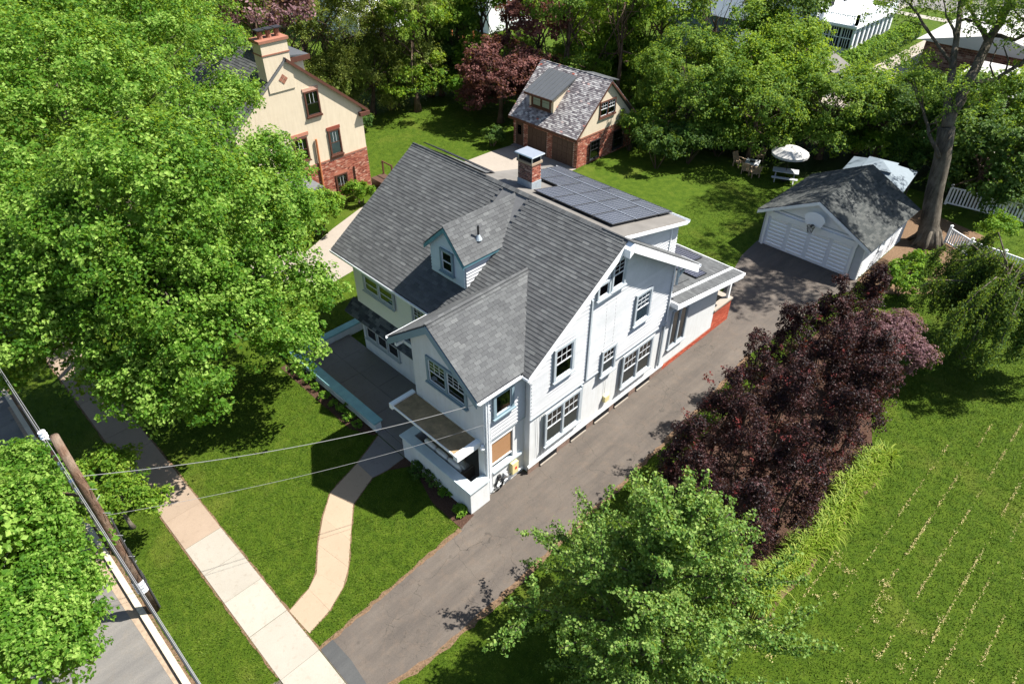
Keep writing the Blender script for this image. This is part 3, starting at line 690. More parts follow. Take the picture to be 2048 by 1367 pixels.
# ---- meters on the porch side
mx=wr+.015
mb1=obj('meter_box',MB().box(mx,mx+.2,2.28,2.62,.5,1.1),'meter_yellow',H); obj('sticker',MB().box(mx+.2,mx+.204,2.42,2.53,.72,.86),'red_sticker',mb1)
obj('electric_meter',MB().box(mx,mx+.1,1.92,2.12,.48,.78).tube([(mx+.1,2.02,.63),(mx+.2,2.02,.63)],.075,10),'steel',H)
obj('switch_box',MB().box(mx,mx+.09,1.6,1.74,.6,.86),'black_metal',H)
obj('pipe_run',MB().tube([(mx+.05,1.5,.32),(mx+.05,2.9,.32)],.035,6).tube([(mx+.05,2.0,.32),(mx+.05,2.0,.5)],.025,6).tube([(mx+.05,2.45,.32),(mx+.05,2.45,.5)],.025,6),'vinyl_white',H)
hz=MB()
for kk in range(4):
    hz.tube([(mx+.06+.02*kk,1.55+.19*math.cos(t)+.03*kk,.33+.3*math.sin(t)+.04*kk) for t in [i*math.pi/7 for i in range(15)]],.016,5)
tag(obj('hose',hz,'black_rubber'),'black coiled hose hanging below the meters on the porch side wall','hose')
# ---- front dormer
DX0,DX1,DY=-6.82,-4.72,4.2; DR=-5.66
dzb=zf(DY); dk=ony(888,447,3.95); DRZ=9.06; DEZ=8.0-.05
DEZ=DRZ-(DX1+.18-DR)*1.12
dw_=obj('dormer_wall',MB().prism([(DX0,DY,dzb-.2),(DX1,DY,dzb-.2),(DX1,DY,DEZ+.08),(DR,DY,DRZ-.12),(DX0,DY,DEZ+.08)],(0,3.6,0)),'paint_pale_blue',H)
clapboards(dw_,'x',DX1,dzb,DEZ+.05,lambda z:(DY+.01,min(7.8,EY+(z-EZ)/MS+.1)),.15)
def dsp(z):
    t=max(0,(z-(DEZ+.02))/(DRZ-.1-(DEZ+.02))); return (DX0+(DR-DX0)*t,DX1+(DR-DX1)*t)
clapboards(dw_,'y',DY,dzb-.05,DRZ-.25,dsp,.15,'clapboard_blue',-1)
dsl=math.hypot(DX1+.18-DR,DRZ-DEZ)
dL=roof('dormer_roof',[(DX0-.18,DY-.22,DEZ-.08),(DX0-.18,DY-.22,DEZ),(DR,DY-.22,DRZ),(DR,DY-.22,DRZ-.1)],(0,4.1,0))
dR=roof('dormer_roof',[(DR,DY-.22,DRZ-.1),(DR,DY-.22,DRZ-.001),(DX1+.18,DY-.22,DEZ),(DX1+.18,DY-.22,DEZ-.08)],(0,4.1,0))
items+=lay(roof_frame((DX1+.2,DY-.24,DEZ+.004),(0,1,0),(DR-DX1-.18,0,DRZ-DEZ)),4.1,dsl,.158,.31,dR,lambda u,v:DEZ+(DRZ-DEZ)*v/dsl>zf(DY-.22+u)-.06,6)
items+=lay(roof_frame((DX0-.2,DY-.24+4.1,DEZ+.004),(0,-1,0),(DR-DX0+.18,0,DRZ-DEZ)),4.1,dsl,.158,.31,dL,lambda u,v:DEZ+(DRZ-DEZ)*v/dsl>zf(DY-.22+4.1-u)-.06,7)
rc3=roof('ridge',[(DR-.08,DY-.22,DRZ-.05),(DR,DY-.22,DRZ+.02),(DR+.08,DY-.22,DRZ-.05)],(0,4,0))
for i in range(20): link('ridge_cap',capm,rc3,Matrix.Translation((DR,DY-.22+i*.2,DRZ+.03))@Matrix.Rotation(R(90),4,'Z')@Matrix.Rotation(-.05,4,'Y')@Matrix.Diagonal((1,.8,1.3,1)))
for a in ((DX0-.18,DEZ),(DX1+.18,DEZ)):
    obj('barge_board',MB().prism([(a[0],DY-.25,a[1]-.2),(a[0],DY-.25,a[1]-.01),(DR,DY-.25,DRZ-.01),(DR,DY-.25,DRZ-.22)],(0,.03,0)),'paint_teal',H)
obj('dormer_fascia',MB().box(DX1+.16,DX1+.19,DY-.22,DY+2.3,DEZ-.13,DEZ-.02),'paint_teal',H)
z1=lambda a,b:(560+a*.2926,260+b*.2926)
winpx(H,'y',DY,[z1(1105,795),z1(1195,840),z1(1200,995),z1(1115,945)],cols=1,trim='paint_blue_grey',grid=None,cw=.1)
vp=obj('vent_pipe',MB().tube([(-4.98,5.2,8.4),(-4.98,5.2,8.95)],.045,8),'black_metal',H)
obj('vent_flashing',MB().lathe([(.16,-.1),(.06,.12)],(-4.98,5.2,8.42),10),'lead_flashing',vp)
# ---- rear shed dormer with the solar array
SY0,SZ0,SY1,SZ1=8.3,9.08,13.05,7.98; SS=(SZ0-SZ1)/(SY1-SY0)
def zs(y): return SZ0-SS*(y-SY0)
sx0,sx1=-8.0,-.55
shed=obj('rear_dormer_wall',MB().prism([(sx0,8.35,8.4),(sx0,8.35,zs(8.35)-.08),(sx0,12.85,zs(12.85)-.08),(sx0,12.85,5.8)],(sx1-sx0,0,0)),'paint_white',H)
clapboards(shed,'x',sx1,6.2,8.85,lambda z:(max(8.4,RY+(RZ-z)/BS-.1),min(12.84,SY0+(SZ0-.1-z)/SS)),.15)
clapboards(shed,'y',12.85,6.2,7.9,lambda z:(sx0,sx1),.15,'clapboard_white',1)
sr=roof('rear_dormer_roof',[(sx0-.25,SY0,SZ0-.1),(sx0-.25,SY0,SZ0),(sx0-.25,SY1,SZ1),(sx0-.25,SY1,SZ1-.12)],(sx1+.3-sx0+.25,0,0),'roof_felt')
obj('fascia',MB().prism([(sx1+.3,SY0+.2,SZ0-.2),(sx1+.3,SY0+.2,SZ0-.055),(sx1+.3,SY1,SZ1-.005),(sx1+.3,SY1,SZ1-.16)],(.03,0,0)),'paint_white',H)
gutter((sx1+.35,SY1+.12,SZ1-.03),(sx0,SY1+.12,SZ1-.03))
obj('downspout',MB().tube([(sx1+.06,12.3,7.85),(sx1+.06,12.3,7.3),(sx1+.06,12.25,6.3)],.035,6),'paint_white',H)
def panel(m,w,h):
    f=.035;mb=MB().box(0,w,0,f,-.04,0).box(0,w,h-f,h,-.04,0).box(0,f,f,h-f,-.04,0).box(w-f,w,f,h-f,-.04,0)
    o=obj('solar_panel',mb,'steel' if False else 'black_metal',H,mat4=m)
    me=MB().add([(f,f,-.004),(w-f,f,-.004),(w-f,h-f,-.004),(f,h-f,-.004)],[(0,1,2,3)]).add([(0,0,-.041),(w,0,-.041),(w,h,-.041),(0,h,-.041)],[(3,2,1,0)]).mesh('panel_glass','solar_glass')
    uv=me.uv_layers.new(name='UVMap')
    for l in me.loops: v=me.vertices[l.vertex_index].co; uv.data[l.index].uv=(v.x-f,v.y-f)
    link('panel_glass',me,o,None,True)
    return o
fm=roof_frame((0,0,0),(1,0,0),(0,1,-SS))
def srow(y,x0,w,h,n):
    for i in range(n):
        m=fm.copy(); m.translation=Vector((x0+i*(w+.02),y,zs(y)+.14)); panel(m,w,h)
srow(8.85,-5.42,1.06,1.62,4); srow(10.47,-7.56,1.06,1.62,6); srow(12.1,-7.66,1.63,1.0,4)
for y in (10.455,12.085): obj('panel_rail',MB().bar((-7.6 if y>11 else -5.5,y,zs(y)+.145),(-1.1,y,zs(y)+.145),.03,.02),'steel',H)
bm=roof_frame((0,0,0),(1,0,0),(0,1,-BS))
for i in range(4):
    m=bm.copy(); m.translation=Vector((-12.55+i*1.13,8.62,9.2)); panel(m,1.1,1.62)
# chimney
cx0,cx1,cy0,cy1=-6.62,-5.78,9.1,9.66
ch=obj('chimney',MB().box(cx0,cx1,cy0,cy1,8.5,9.98),'mortar',H)
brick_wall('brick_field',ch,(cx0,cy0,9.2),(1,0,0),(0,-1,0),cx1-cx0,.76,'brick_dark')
brick_wall('brick_field',ch,(cx1,cy0,9.2),(0,1,0),(1,0,0),cy1-cy0,.76,'brick_red')
obj('flashing',MB().box(cx0-.02,cx1+.02,cy0-.02,cy1+.02,8.7,9.18),'lead_flashing',ch)
obj('crown',MB().box(cx0-.05,cx1+.05,cy0-.05,cy1+.05,9.96,10.06),'concrete_path',ch)
cc=obj('chimney_cap',MB().hexa([(cx0-.12,cy0-.12,10.34),(cx1+.12,cy0-.12,10.34),(cx1+.12,cy1+.12,10.34),(cx0-.12,cy1+.12,10.34),(cx0-.1,cy0-.1,10.38),(cx1+.1,cy0-.1,10.38),(cx1+.1,cy1+.1,10.38),(cx0-.1,cy1+.1,10.38)]),'steel',ch)
obj('cap_screen',MB().box(cx0+.03,cx1-.03,cy0+.03,cy1-.03,10.06,10.34),'interior_dark',ch)
for x in (cx0+.02,cx1-.02):
    for y in (cy0+.02,cy1-.02): obj('cap_leg',MB().box(x-.02,x+.02,y-.02,y+.02,10.06,10.34),'steel',ch)
# ---- sunroom and back porch
PZ0,PSL=4.30,.172
def zp(y): return PZ0-PSL*(y-12.2)
sun=obj('sunroom_wall',MB().prism([(-4.5,BW,0),(-4.5,BW,zp(BW)-.15),(-4.5,16.85,zp(16.85)-.15),(-4.5,16.85,0)],(4.499,0,0)),'stucco_white',H)
PY1=18.25
sfr=obj('sunroom_roof',MB().prism([(-5,12.25,zp(12.25)-.13),(-5,12.25,zp(12.25)),(-5,PY1,zp(PY1)),(-5,PY1,zp(PY1)-.13)],(5.45,0,0)),'roof_base',H)
items+=lay(roof_frame((.47,PY1+.02,zp(PY1)+.004),(-1,0,0),(0,-1,PSL)),5.45,6.05,.158,.31,sfr,None,8)
def sbar(x0,x1,dz0,dz1): return MB().prism([(x0,12.2,zp(12.2)+dz0),(x0,12.2,zp(12.2)+dz1),(x0,PY1,zp(PY1)+dz1),(x0,PY1,zp(PY1)+dz0)],(x1-x0,0,0))
obj('roof_rail',sbar(-.24,-.14,0,.09),'paint_white',H)
obj('rake_fascia',sbar(.46,.51,-.24,.02),'paint_white',H)
obj('porch_soffit',sbar(0,.45,-.19,-.135),'paint_pale_blue',H)
obj('roof_return',MB().box(-.3,.5,12.18,12.26,zp(12.2)-.22,zp(12.2)+.06),'paint_white',H)
obj('gutter',MB().box(-5,.52,PY1+.02,PY1+.13,zp(PY1)-.14,zp(PY1)-.01),'vinyl_white',H)
def ppl(px,py):
    d=ray(px,py); n=np.array([0,PSL,1.]); p0=np.array([0,12.2,PZ0+.12]); return Vector(_C+d*(((p0-_C)@n)/(d@n)))
pB=ppl(1393,555); pm_=roof_frame((0,0,0),(0,1,-PSL),(-1,0,0))
m=pm_.copy(); m.translation=pB; panel(m,1.0,1.65)
m=pm_.copy(); m.translation=ppl(1385,522); panel(m,1.0,1.65)
obj('conduit',MB().tube([(-.75,12.4,zp(12.4)+.04),(-.75,15.0,zp(15)+.04)],.02,5),'black_metal',H)
winpx(H,'x',0,[z3(800,955),z3(960,915),z3(905,1235),z3(755,1345)],cols=2,grid=None,cw=.09,split=False,sash='paint_grey_trim',curtain='wicker',off=0)
pb=obj('porch_brick_wall',MB().box(-.3,-.012,16.85,18.6,0,1.32).box(-3.5,-.3,18.3,18.588,0,1.32),'mortar',H)
brick_wall('brick_field',pb,(-.012,16.85,0),(0,1,0),(1,0,0),1.75,1.32,'brick_painted')
brick_wall('brick_field',pb,(-3.5,18.588,0),(1,0,0),(0,1,0),3.48,1.32,'brick_painted')
bs=obj('brick_base',MB().box(-.1,.002,BW+.3,16.85,0,.36),'mortar',H)
brick_wall('brick_field',bs,(.002,BW+.3,0),(0,1,0),(1,0,0),16.85-BW-.3,.36,'brick_painted')
obj('porch_cap',MB().box(-.36,.05,16.86,18.65,1.32,1.42),'concrete_pad',H); obj('porch_cap',MB().box(-3.5,-.36,18.26,18.65,1.32,1.42),'concrete_pad',H)
obj('porch_floor',MB().box(-4.5,-.3,16.86,18.3,.02,.4),'concrete_terrace',H)
for x,y in ((-.18,18.42),(-3.3,18.42)): obj('porch_post',MB().box(x-.07,x+.07,y-.07,y+.07,1.42,zp(18.42)-.1),'paint_white',H)
for y in (13.2,13.5,18.0):
    z_=zp(y)-.2; obj('floodlight',MB().tube([(.28,y,z_),(.3,y,z_-.12)],.03,6).lathe([(.03,0),(.07,-.05),(.08,-.12)],(.31,y,z_-.12),8),'vinyl_white',H)
finish_pieces(items,.158,'shingle',H,300); finish_pieces(pit,.15,'shingle_pent',H,0,'pent_shingle')
# ---- terrace in front of the house
T=thing('terrace','raised concrete terrace with teal capped white parapet before the house','terrace',(-9.5,1.5,0))
for i in range(6):
    for j in range(2):
        x0=-13.1+i*1.47;y0=.33+j*1.41
        obj('slab',MB().box(x0+.006,x0+1.464,y0+.006,y0+1.404,0,.16+.004*((i+j)%2)),'concrete_terrace',T)
obj('parapet',MB().box(-13.45,-6.4,0,.3,0,.52).box(-13.45,-13.15,.3,4.1,0,.52),'stucco_white',T)
for i in range(5):
    x0=-13.52+i*1.43; obj('coping',MB().box(x0+.004,x0+1.426,-.07,.38,.52,.6),'cast_cap',T)
for j in range(3):
    y0=.39+j*1.26; obj('coping',MB().box(-13.52,-13.08,y0,y0+1.25,.52,.6),'cast_cap',T)
obj('step',MB().box(-6.3,-4.4,-.02,.32,0,.1),'concrete_terrace',T)
# ---- porch sofa
S=thing('porch_sofa','dark wicker sofa with beige cushions behind the porch knee wall','sofa',(-2.4,.75,.55))
obj('base',MB().box(-3.5,-1.25,.45,1.15,.58,.9),'wicker',S)
obj('arm',MB().box(-3.62,-3.5,.42,1.15,.58,1.12),'wicker',S); obj('arm',MB().box(-1.25,-1.13,.42,1.15,.58,1.12),'wicker',S)
obj('backrest',MB().box(-3.5,-1.25,.36,.46,.58,1.2),'wicker',S)
def cushion(name,c,sx,sy,sz,mat,parent,rot=None):
    bm=bmesh.new(); bmesh.ops.create_cube(bm,size=1); bmesh.ops.subdivide_edges(bm,edges=bm.edges[:],cuts=4,use_grid_fill=True)
    for v in bm.verts:
        p=v.co*2; f=(abs(p.x)**4+abs(p.y)**4+abs(p.z)**4)**.25
        v.co=p/max(f,.01)*.5*(1.0)
        v.co.x*=sx;v.co.y*=sy;v.co.z*=sz
    me=bpy.data.meshes.new(name); bm.to_mesh(me); bm.free(); me.materials.append(M[mat]); me.polygons.foreach_set('use_smooth',[True]*len(me.polygons))
    return link(name,me,parent,Matrix.Translation(c)@(rot or Matrix.Identity(4)))
for i in range(3):
    cushion('seat_cushion',(-3.12+i*.74,.82,.97),.74,.62,.18,'cushion_grey',S)
    cushion('back_cushion',(-3.12+i*.74,.54,1.24),.72,.2,.5,'cushion_white',S,Matrix.Rotation(.15,4,'X'))
tag(cushion('throw_pillow',(-3.35,.78,1.2),.42,.16,.42,'cushion_grey',None,Matrix.Rotation(.9,4,'Z')@Matrix.Rotation(.5,4,'X')),'small grey throw pillow at the left end of the porch sofa','pillow')
tag(cushion('throw_pillow',(-1.5,.82,1.16),.44,.16,.4,'cushion_white',None,Matrix.Rotation(-.7,4,'Z')@Matrix.Rotation(.5,4,'X')),'pale throw pillow at the right end of the porch sofa','pillow')
# ================================================================ WHITE GARAGE
G=thing('garage','detached white two-car garage with panelled door and dark shingle roof','garage',(0,30.5,0))
gx0,gx1,gy0,gy1=-3.02,3.2,27.25,33.75; gxm=.09; gez,grz=2.22,4.02; gel,ger=-3.42,3.6; gf,gb=26.9,34.05
gs=(grz-gez)/(ger-gxm)
obj('wall',MB().prism([(gx0,gy0,0),(gx1,gy0,0),(gx1,gy0,2.32),(gxm,gy0,grz-.16),(gx0,gy0,2.32)],(0,gy1-gy0,0)),'paint_white',G)
sidew=obj('side_wall',MB().box(gx1,gx1+.004,gy0,gy1,0,2.3),'paint_white',G); clapboards(sidew,'x',gx1+.004,.03,2.25,lambda z:(gy0+.08,gy1-.05),.16)
for a,b in ((gx0,-2.86),(2.72,gx1)):
    sw_=obj('front_wall',MB().box(a,b,gy0-.004,gy0,0,2.2),'paint_white',G); clapboards(sw_,'y',gy0-.004,.03,2.2,lambda z,a=a,b=b:(a+.01,b-.01),.12,'clapboard_white',-1)
obj('header_board',MB().box(-2.9,2.78,gy0-.14,gy0,2.02,2.36),'paint_white',G)
obj('gable_trim',MB().box(-2.5,2.6,gy0-.03,gy0,2.5,2.56),'paint_grey_trim',G)
for x in (-2.86,2.6): obj('door_jamb',MB().box(x,x+.14,gy0-.14,gy0,0,2.019),'paint_white',G)
gd=obj('garage_door',MB().box(-2.72,2.6,gy0-.02,gy0,.02,2.0),'door_white',G)
for i in range(4):
    for j in range(8):
        x0=-2.58+i*1.32;z0=.09+j*.24
        obj('door_panel',MB().hexa([(x0,gy0-.021,z0),(x0+1.08,gy0-.021,z0),(x0+1.08,gy0-.02,z0),(x0,gy0-.02,z0),(x0+.03,gy0-.06,z0+.13),(x0+1.05,gy0-.06,z0+.13),(x0+1.08,gy0-.02,z0+.19),(x0,gy0-.02,z0+.19)]),'vinyl_white',gd)
window(G,(gx1,30.0,1.05),(1,0,0),.75,.95,trim='paint_white',grid=(2,2),cw=.07,off=.03)
obj('side_door',MB().box(gx1+.03,gx1+.07,31.6,32.45,.02,2.0),'vinyl_white',G)
grl=obj('roof',MB().prism([(gel,gf,gez-.1),(gel,gf,gez),(gxm,gf,grz),(gxm,gf,grz-.12)],(0,gb-gf,0)),'roof_base',G)
grr=obj('roof',MB().prism([(gxm,gf,grz-.12),(gxm,gf,grz-.001),(ger,gf,gez),(ger,gf,gez-.1)],(0,gb-gf,0)),'roof_base',G)
L1=math.hypot(ger-gxm,grz-gez)
git=lay(roof_frame((ger+.02,gf-.01,gez+.004),(0,1,0),(gxm-ger,0,grz-gez)),gb-gf,L1,.15,.3,grr,None,21)+lay(roof_frame((gel-.02,gb+.01,gez+.004),(0,-1,0),(gxm-gel,0,grz-gez)),gb-gf,L1,.15,.3,grl,None,22)
finish_pieces(git,.15,'shingle_green',G,0)
capg=shingle_mesh(.15,'shingle_green')
rg=obj('ridge',MB().prism([(gxm-.12,gf,grz-.05),(gxm,gf,grz+.03),(gxm+.12,gf,grz-.05)],(0,gb-gf,0)),'shingle_green',G)
for a in (gel,ger):
    obj('barge_board',MB().prism([(a,gf-.03,gez-.2),(a,gf-.03,gez-.01),(gxm,gf-.03,grz-.01),(gxm,gf-.03,grz-.22)],(0,.03,0)),'paint_white',G)
obj('corner_board',MB().box(gx1-.05,gx1+.045,gy0-.03,gy0+.08,0,2.25),'paint_white',G)
# basketball hoop on the gable
B=thing('basketball_hoop','white fan-shaped basketball backboard with rim above the garage door','basketball hoop',(.0,26.9,2.4))
pts=[]
for t in np.linspace(0,math.pi,15): pts.append((.62*math.cos(t),.42+.42*math.sin(t)))
pts=[(-.45,0),(.45,0)]+pts
bx0=.12
obj('backboard',MB().prism([(bx0+p[0],26.86,2.52+p[1]) for p in pts],(0,-.05,0)),'vinyl_white',B)
obj('bracket',MB().box(bx0-.06,bx0+.06,26.5,26.9,2.56,2.62),'black_metal',B)
rim=[(bx0+.225*math.cos(t),26.55+.225*math.sin(t),2.6) for t in np.linspace(0,2*math.pi,17)]
obj('rim',MB().tube(rim,.013,5),'black_metal',B)
net=MB()
for i in range(10):
    t=2*math.pi*i/10; net.tube([(bx0+.225*math.cos(t),26.55+.225*math.sin(t),2.6),(bx0+.17*math.cos(t+.5),26.55+.17*math.sin(t+.5),2.4),(bx0+.12*math.cos(t+.2),26.55+.12*math.sin(t+.2),2.18)],.008,4)
    net.tube([(bx0+.225*math.cos(t),26.55+.225*math.sin(t),2.6),(bx0+.17*math.cos(t-.5),26.55+.17*math.sin(t-.5),2.4),(bx0+.12*math.cos(t-.2),26.55+.12*math.sin(t-.2),2.18)],.008,4)
obj('net',net,'black_rubber',B)
# ================================================================ BRICK GARAGE
K=thing('brick_garage','brick carriage garage with mottled slate roof and metal shed dormer','garage',(-21.7,30.5,0))
kx0,kx1,ky0,ky1=-25.05,-18.32,27.2,33.9; kwz=2.3; kez,kry,krz=2.42,30.5,5.85; kef=26.85; ksl=(krz-kez)/(kry-kef); keb=2*kry-kef
kzf=lambda y:kez+ksl*(y-kef)
z4=lambda a,b:(920+a*.2926,80+b*.2926)
def rect(axis,val,a,b):
    P=[(onx if axis=='x' else ony)(*q,val) for q in (a,b)]; i=1 if axis=='x' else 0
    return min(P[0][i],P[1][i]),max(P[0][i],P[1][i]),min(P[0].z,P[1].z),max(P[0].z,P[1].z)
obj('wall',MB().box(kx0+.02,kx1-.02,ky0+.02,ky1,0,kwz),'mortar',K)
gwl=obj('gable_wall',MB().prism([(kx1,ky0+.25,kwz),(kx1,kry,krz-.18),(kx1,ky1,kwz)],(-.3,0,0)),'stucco_cream',K)
d1=(-24.75,-23.95,0,2.0); d2=(-23.45,-21.45,0,1.95); d3=(-20.85,-18.75,0,1.95)
hol=[(d[0]-kx0,d[1]-kx0,-1,d[3]) for d in (d1,d2,d3)]
brick_wall('brick_field',K,(kx0,ky0+.02,0),(1,0,0),(0,-1,0),kx1-kx0,kwz-.2,'brick_red',hol)
brick_wall('brick_field',K,(kx0,ky0+.02,kwz-.2),(1,0,0),(0,-1,0),kx1-kx0,.2,'brick_red',(),.075,.2)
brick_wall('brick_field',K,(kx1-.02,ky0+.02,0),(0,1,0),(1,0,0),ky1-ky0-.02,kwz,'brick_red')
obj('brick_band',MB().box(kx1-.01,kx1+.025,ky0,ky1,kwz-.12,kwz),'terracotta',K)
obj('entry_door',MB().box(d1[0],d1[1],ky0-.01,ky0+.02,.1,d1[3]),'door_brown',K)
obj('door_step',MB().box(-24.9,-23.9,ky0-.45,ky0,0,.12),'concrete_terrace',K)
obj('door_glass',MB().box(d1[0]+.2,d1[1]-.2,ky0-.02,ky0-.012,1.0,1.75),'window_glass',K)
for d in (d2,d3):
    gdo=obj('garage_door',MB().box(d[0],d[1],ky0,ky0+.02,.02,d[3]),'door_brown',K)
    for i in range(4):
        for j in range(4):
            wdt=(d[1]-d[0]-.1)/4; x0=d[0]+.08+i*wdt; z0=.08+j*.46
            obj('door_panel',MB().box(x0,x0+wdt-.06,ky0-.018,ky0-.002,z0,z0+.38),'door_brown',gdo)
for a,b in ((z4(887,655),z4(940,790)),(z4(1048,585),z4(1102,715))):
    y0,y1,za,zb2=rect('x',kx1,a,b); window(K,(kx1,(y0+y1)/2,max(.3,za)),(1,0,0),max(.75,y1-y0),1.45,trim='black_metal',sash='black_metal',grid=(3,2),cw=.06,gridmat='black_metal')
window(K,(kx1,30.42,3.3),(1,0,0),1.85,1.15,cols=2,trim='brown_trim',sash='blind_white',grid=(3,2),cw=.09,off=.0)
obj('brick_sill',MB().box(kx1,kx1+.12,29.45,31.4,3.18,3.26),'terracotta',K)
krf=obj('roof',MB().prism([(kx0-.18,kef,kez-.14),(kx0-.18,kef,kez),(kx0-.18,kry,krz),(kx0-.18,kry,krz-.2)],(kx1-kx0+.36,0,0)),'roof_base',K)
krb=obj('roof',MB().prism([(kx0-.18,kry,krz-.2),(kx0-.18,kry,krz-.001),(kx0-.18,keb,kez),(kx0-.18,keb,kez-.14)],(kx1-kx0+.36,0,0)),'roof_base',K)
kl=math.hypot(kry-kef,krz-kez); kw=kx1-kx0+.36
kit=lay(roof_frame((kx0-.18,kef-.02,kez+.004),(1,0,0),(0,kry-kef,krz-kez)),kw,kl,.14,.24,krf,None,31,.012)+lay(roof_frame((kx1+.18,keb+.02,kez+.004),(-1,0,0),(0,kry-keb,krz-kez)),kw,kl,.14,.24,krb,None,32,.012)
finish_pieces(kit,.14,'slate',K,0,'slate',.026)
obj('ridge_cap',MB().prism([(kx0-.2,kry-.16,krz-.1),(kx0-.2,kry,krz+.05),(kx0-.2,kry+.16,krz-.1)],(kw+.04,0,0)),'dark_metal_roof',K)
obj('fascia',MB().box(kx0-.2,kx1+.2,kef-.06,kef,kez-.2,kez-.0),'brown_trim',K)
obj('gutter_return',MB().box(kx1,kx1+.2,kef-.05,kef+.5,kez-.24,kez-.06),'brown_trim',K)
obj('rake_trim',MB().prism([(kx1+.18,kef,kez-.16),(kx1+.18,kef,kez-.01),(kx1+.18,kry,krz-.01),(kx1+.18,kry,krz-.18)],(.03,0,0)),'brown_trim',K)
obj('rake_trim',MB().prism([(kx1+.18,keb,kez-.16),(kx1+.18,keb,kez-.01),(kx1+.18,kry,krz-.01),(kx1+.18,kry,krz-.18)],(.03,0,0)),'brown_trim',K)
# its metal shed dormer
kdx0,kdx1,kdy=-23.85,-21.35,27.75; kdz=4.42
obj('dormer_wall',MB().prism([(kdx0,kdy,kzf(kdy)-.1),(kdx0,kdy,kdz-.05),(kdx0,29.8,5.1),(kdx0,29.3,4.6)],(kdx1-kdx0,0,0)),'stucco_cream',K)
window(K,((kdx0+kdx1)/2,kdy,kzf(kdy)+.12),(0,-1,0),2.0,1.05,cols=2,trim='brown_trim',sash='brown_trim',grid=(1,2),cw=.12,off=0,split=False,gridmat='brown_trim',curtain='blind_white')
dmr=obj('dormer_roof',MB().prism([(kdx0-.2,kdy-.4,kdz-.06),(kdx0-.2,kdy-.4,kdz+.02),(kdx0-.2,30.15,5.56),(kdx0-.2,30.15,5.46)],(kdx1-kdx0+.4,0,0)),'dark_metal_roof',K)
for i in range(8):
    x=kdx0-.19+i*(kdx1-kdx0+.38)/7; obj('seam',MB().bar((x,kdy-.4,kdz+.04),(x,30.15,5.58),.025,.05),'dark_metal_roof',dmr)
obj('dormer_fascia',MB().box(kdx0-.21,kdx1+.21,kdy-.43,kdy-.4,kdz-.16,kdz+.0),'brown_trim',K)
obj('rear_dormer_roof',MB().prism([(-22.3,30.8,5.62),(-22.3,30.8,5.7),(-22.3,33.4,4.95),(-22.3,33.4,4.87)],(2.6,0,0)),'dark_metal_roof',K)
# ================================================================ NEIGHBOUR HOUSE
Nh=thing('house','cream stucco and brick house with tall chimney behind the street maples','house',(-31,9,0))
nx=-26.8
q5=lambda a,b:onx(420+a*.3218,20+b*.3218,nx)
pe=q5(955,600); pa=q5(495,320); ns=(pa.z-pe.z)/(pe.y-pa.y); ny1=q5(945,650).y
nry=9.6; nrz=pe.z+ns*(pe.y-nry); nfy=nry-(pe.y-nry)*.9
zn=lambda y:nrz-ns*abs(y-nry)
obj('wall',MB().prism([(nx,nfy+.4,0),(nx,nfy+.4,zn(nfy+.4)-.1),(nx,nry,nrz-.12),(nx,ny1,zn(ny1)-.12),(nx,ny1,0)],(-9.5,0,0)),'stucco_cream',Nh)
nb=obj('brick_base',MB().box(nx,nx+.03,nfy+.4,ny1,0,2.95),'mortar',Nh)
hw=[]
brick_wall('brick_field',nb,(nx+.03,6.2,0),(0,1,0),(1,0,0),ny1-6.2,2.92,'brick_red',(),.21,.075,.016)
obj('brick_band',MB().box(nx,nx+.06,nfy+.4,ny1,2.9,3.0),'terracotta',Nh)
for (a,b,c,d) in (((580,510),(660,490),(690,640),(605,665)),((730,750),(800,730),(820,885),(755,905)),((775,1025),(850,1005),(865,1145),(800,1165))):
    P=[q5(*t) for t in (a,b,c,d)]; y0=(P[0].y+P[3].y)/2;y1=(P[1].y+P[2].y)/2;zt=(P[0].z+P[1].z)/2;zb2=(P[2].z+P[3].z)/2
    window(Nh,(nx,(y0+y1)/2,zb2),(1,0,0),y1-y0+.05,zt-zb2,trim='brown_trim',sash='black_metal' if zt>6 else 'brown_trim',grid=(3,1),cw=.09,off=.03,curtain='blind_white' if zt<6 else None,gridmat='sash_white')
    obj('brick_lintel',MB().box(nx,nx+.05,y0-.08,y1+.1,zt+.0,zt+.2),'brick_red',Nh)
    obj('brick_sill',MB().box(nx,nx+.12,y0-.08,y1+.1,zb2-.13,zb2-.03),'terracotta',Nh)
P=q5(570,775); obj('brick_lintel',MB().box(nx,nx+.05,P.y-.9,P.y+.45,P.z-.1,P.z+.12),'brick_red',Nh)
window(Nh,(nx,P.y-.25,P.z-1.7),(1,0,0),1.0,1.55,trim='brown_trim',sash='brown_trim',grid=(3,1),cw=.09)
a=q5(652,800);b=q5(705,1130); obj('downspout',MB().tube([(nx+.12,a.y,a.z),(nx+.12,b.y,max(.1,b.z))],.075,8),'cedar_orange',Nh)
obj('downspout',MB().tube([(nx+.1,13.2,2.0),(nx+.1,13.2,.2)],.04,6),'brown_trim',Nh)
dm=q5(452,428)
for i in range(2):
    for j in range(2):
        t=.2; cy=dm.y+(i-j)*.16; cz_=dm.z+(i+j-1)*.16
        obj('tile',MB().prism([(nx+.05,cy,cz_-.14),(nx+.05,cy+.14,cz_),(nx+.05,cy,cz_+.14),(nx+.05,cy-.14,cz_)],(.035,0,0)),'terracotta',Nh)
nro=obj('roof',MB().prism([(nx+.12,nry,nrz-.15),(nx+.12,nry,nrz),(nx+.12,pe.y+.15,zn(pe.y+.15)),(nx+.12,pe.y+.15,zn(pe.y+.15)-.15)],(-9.8,0,0)),'roof_base',Nh)
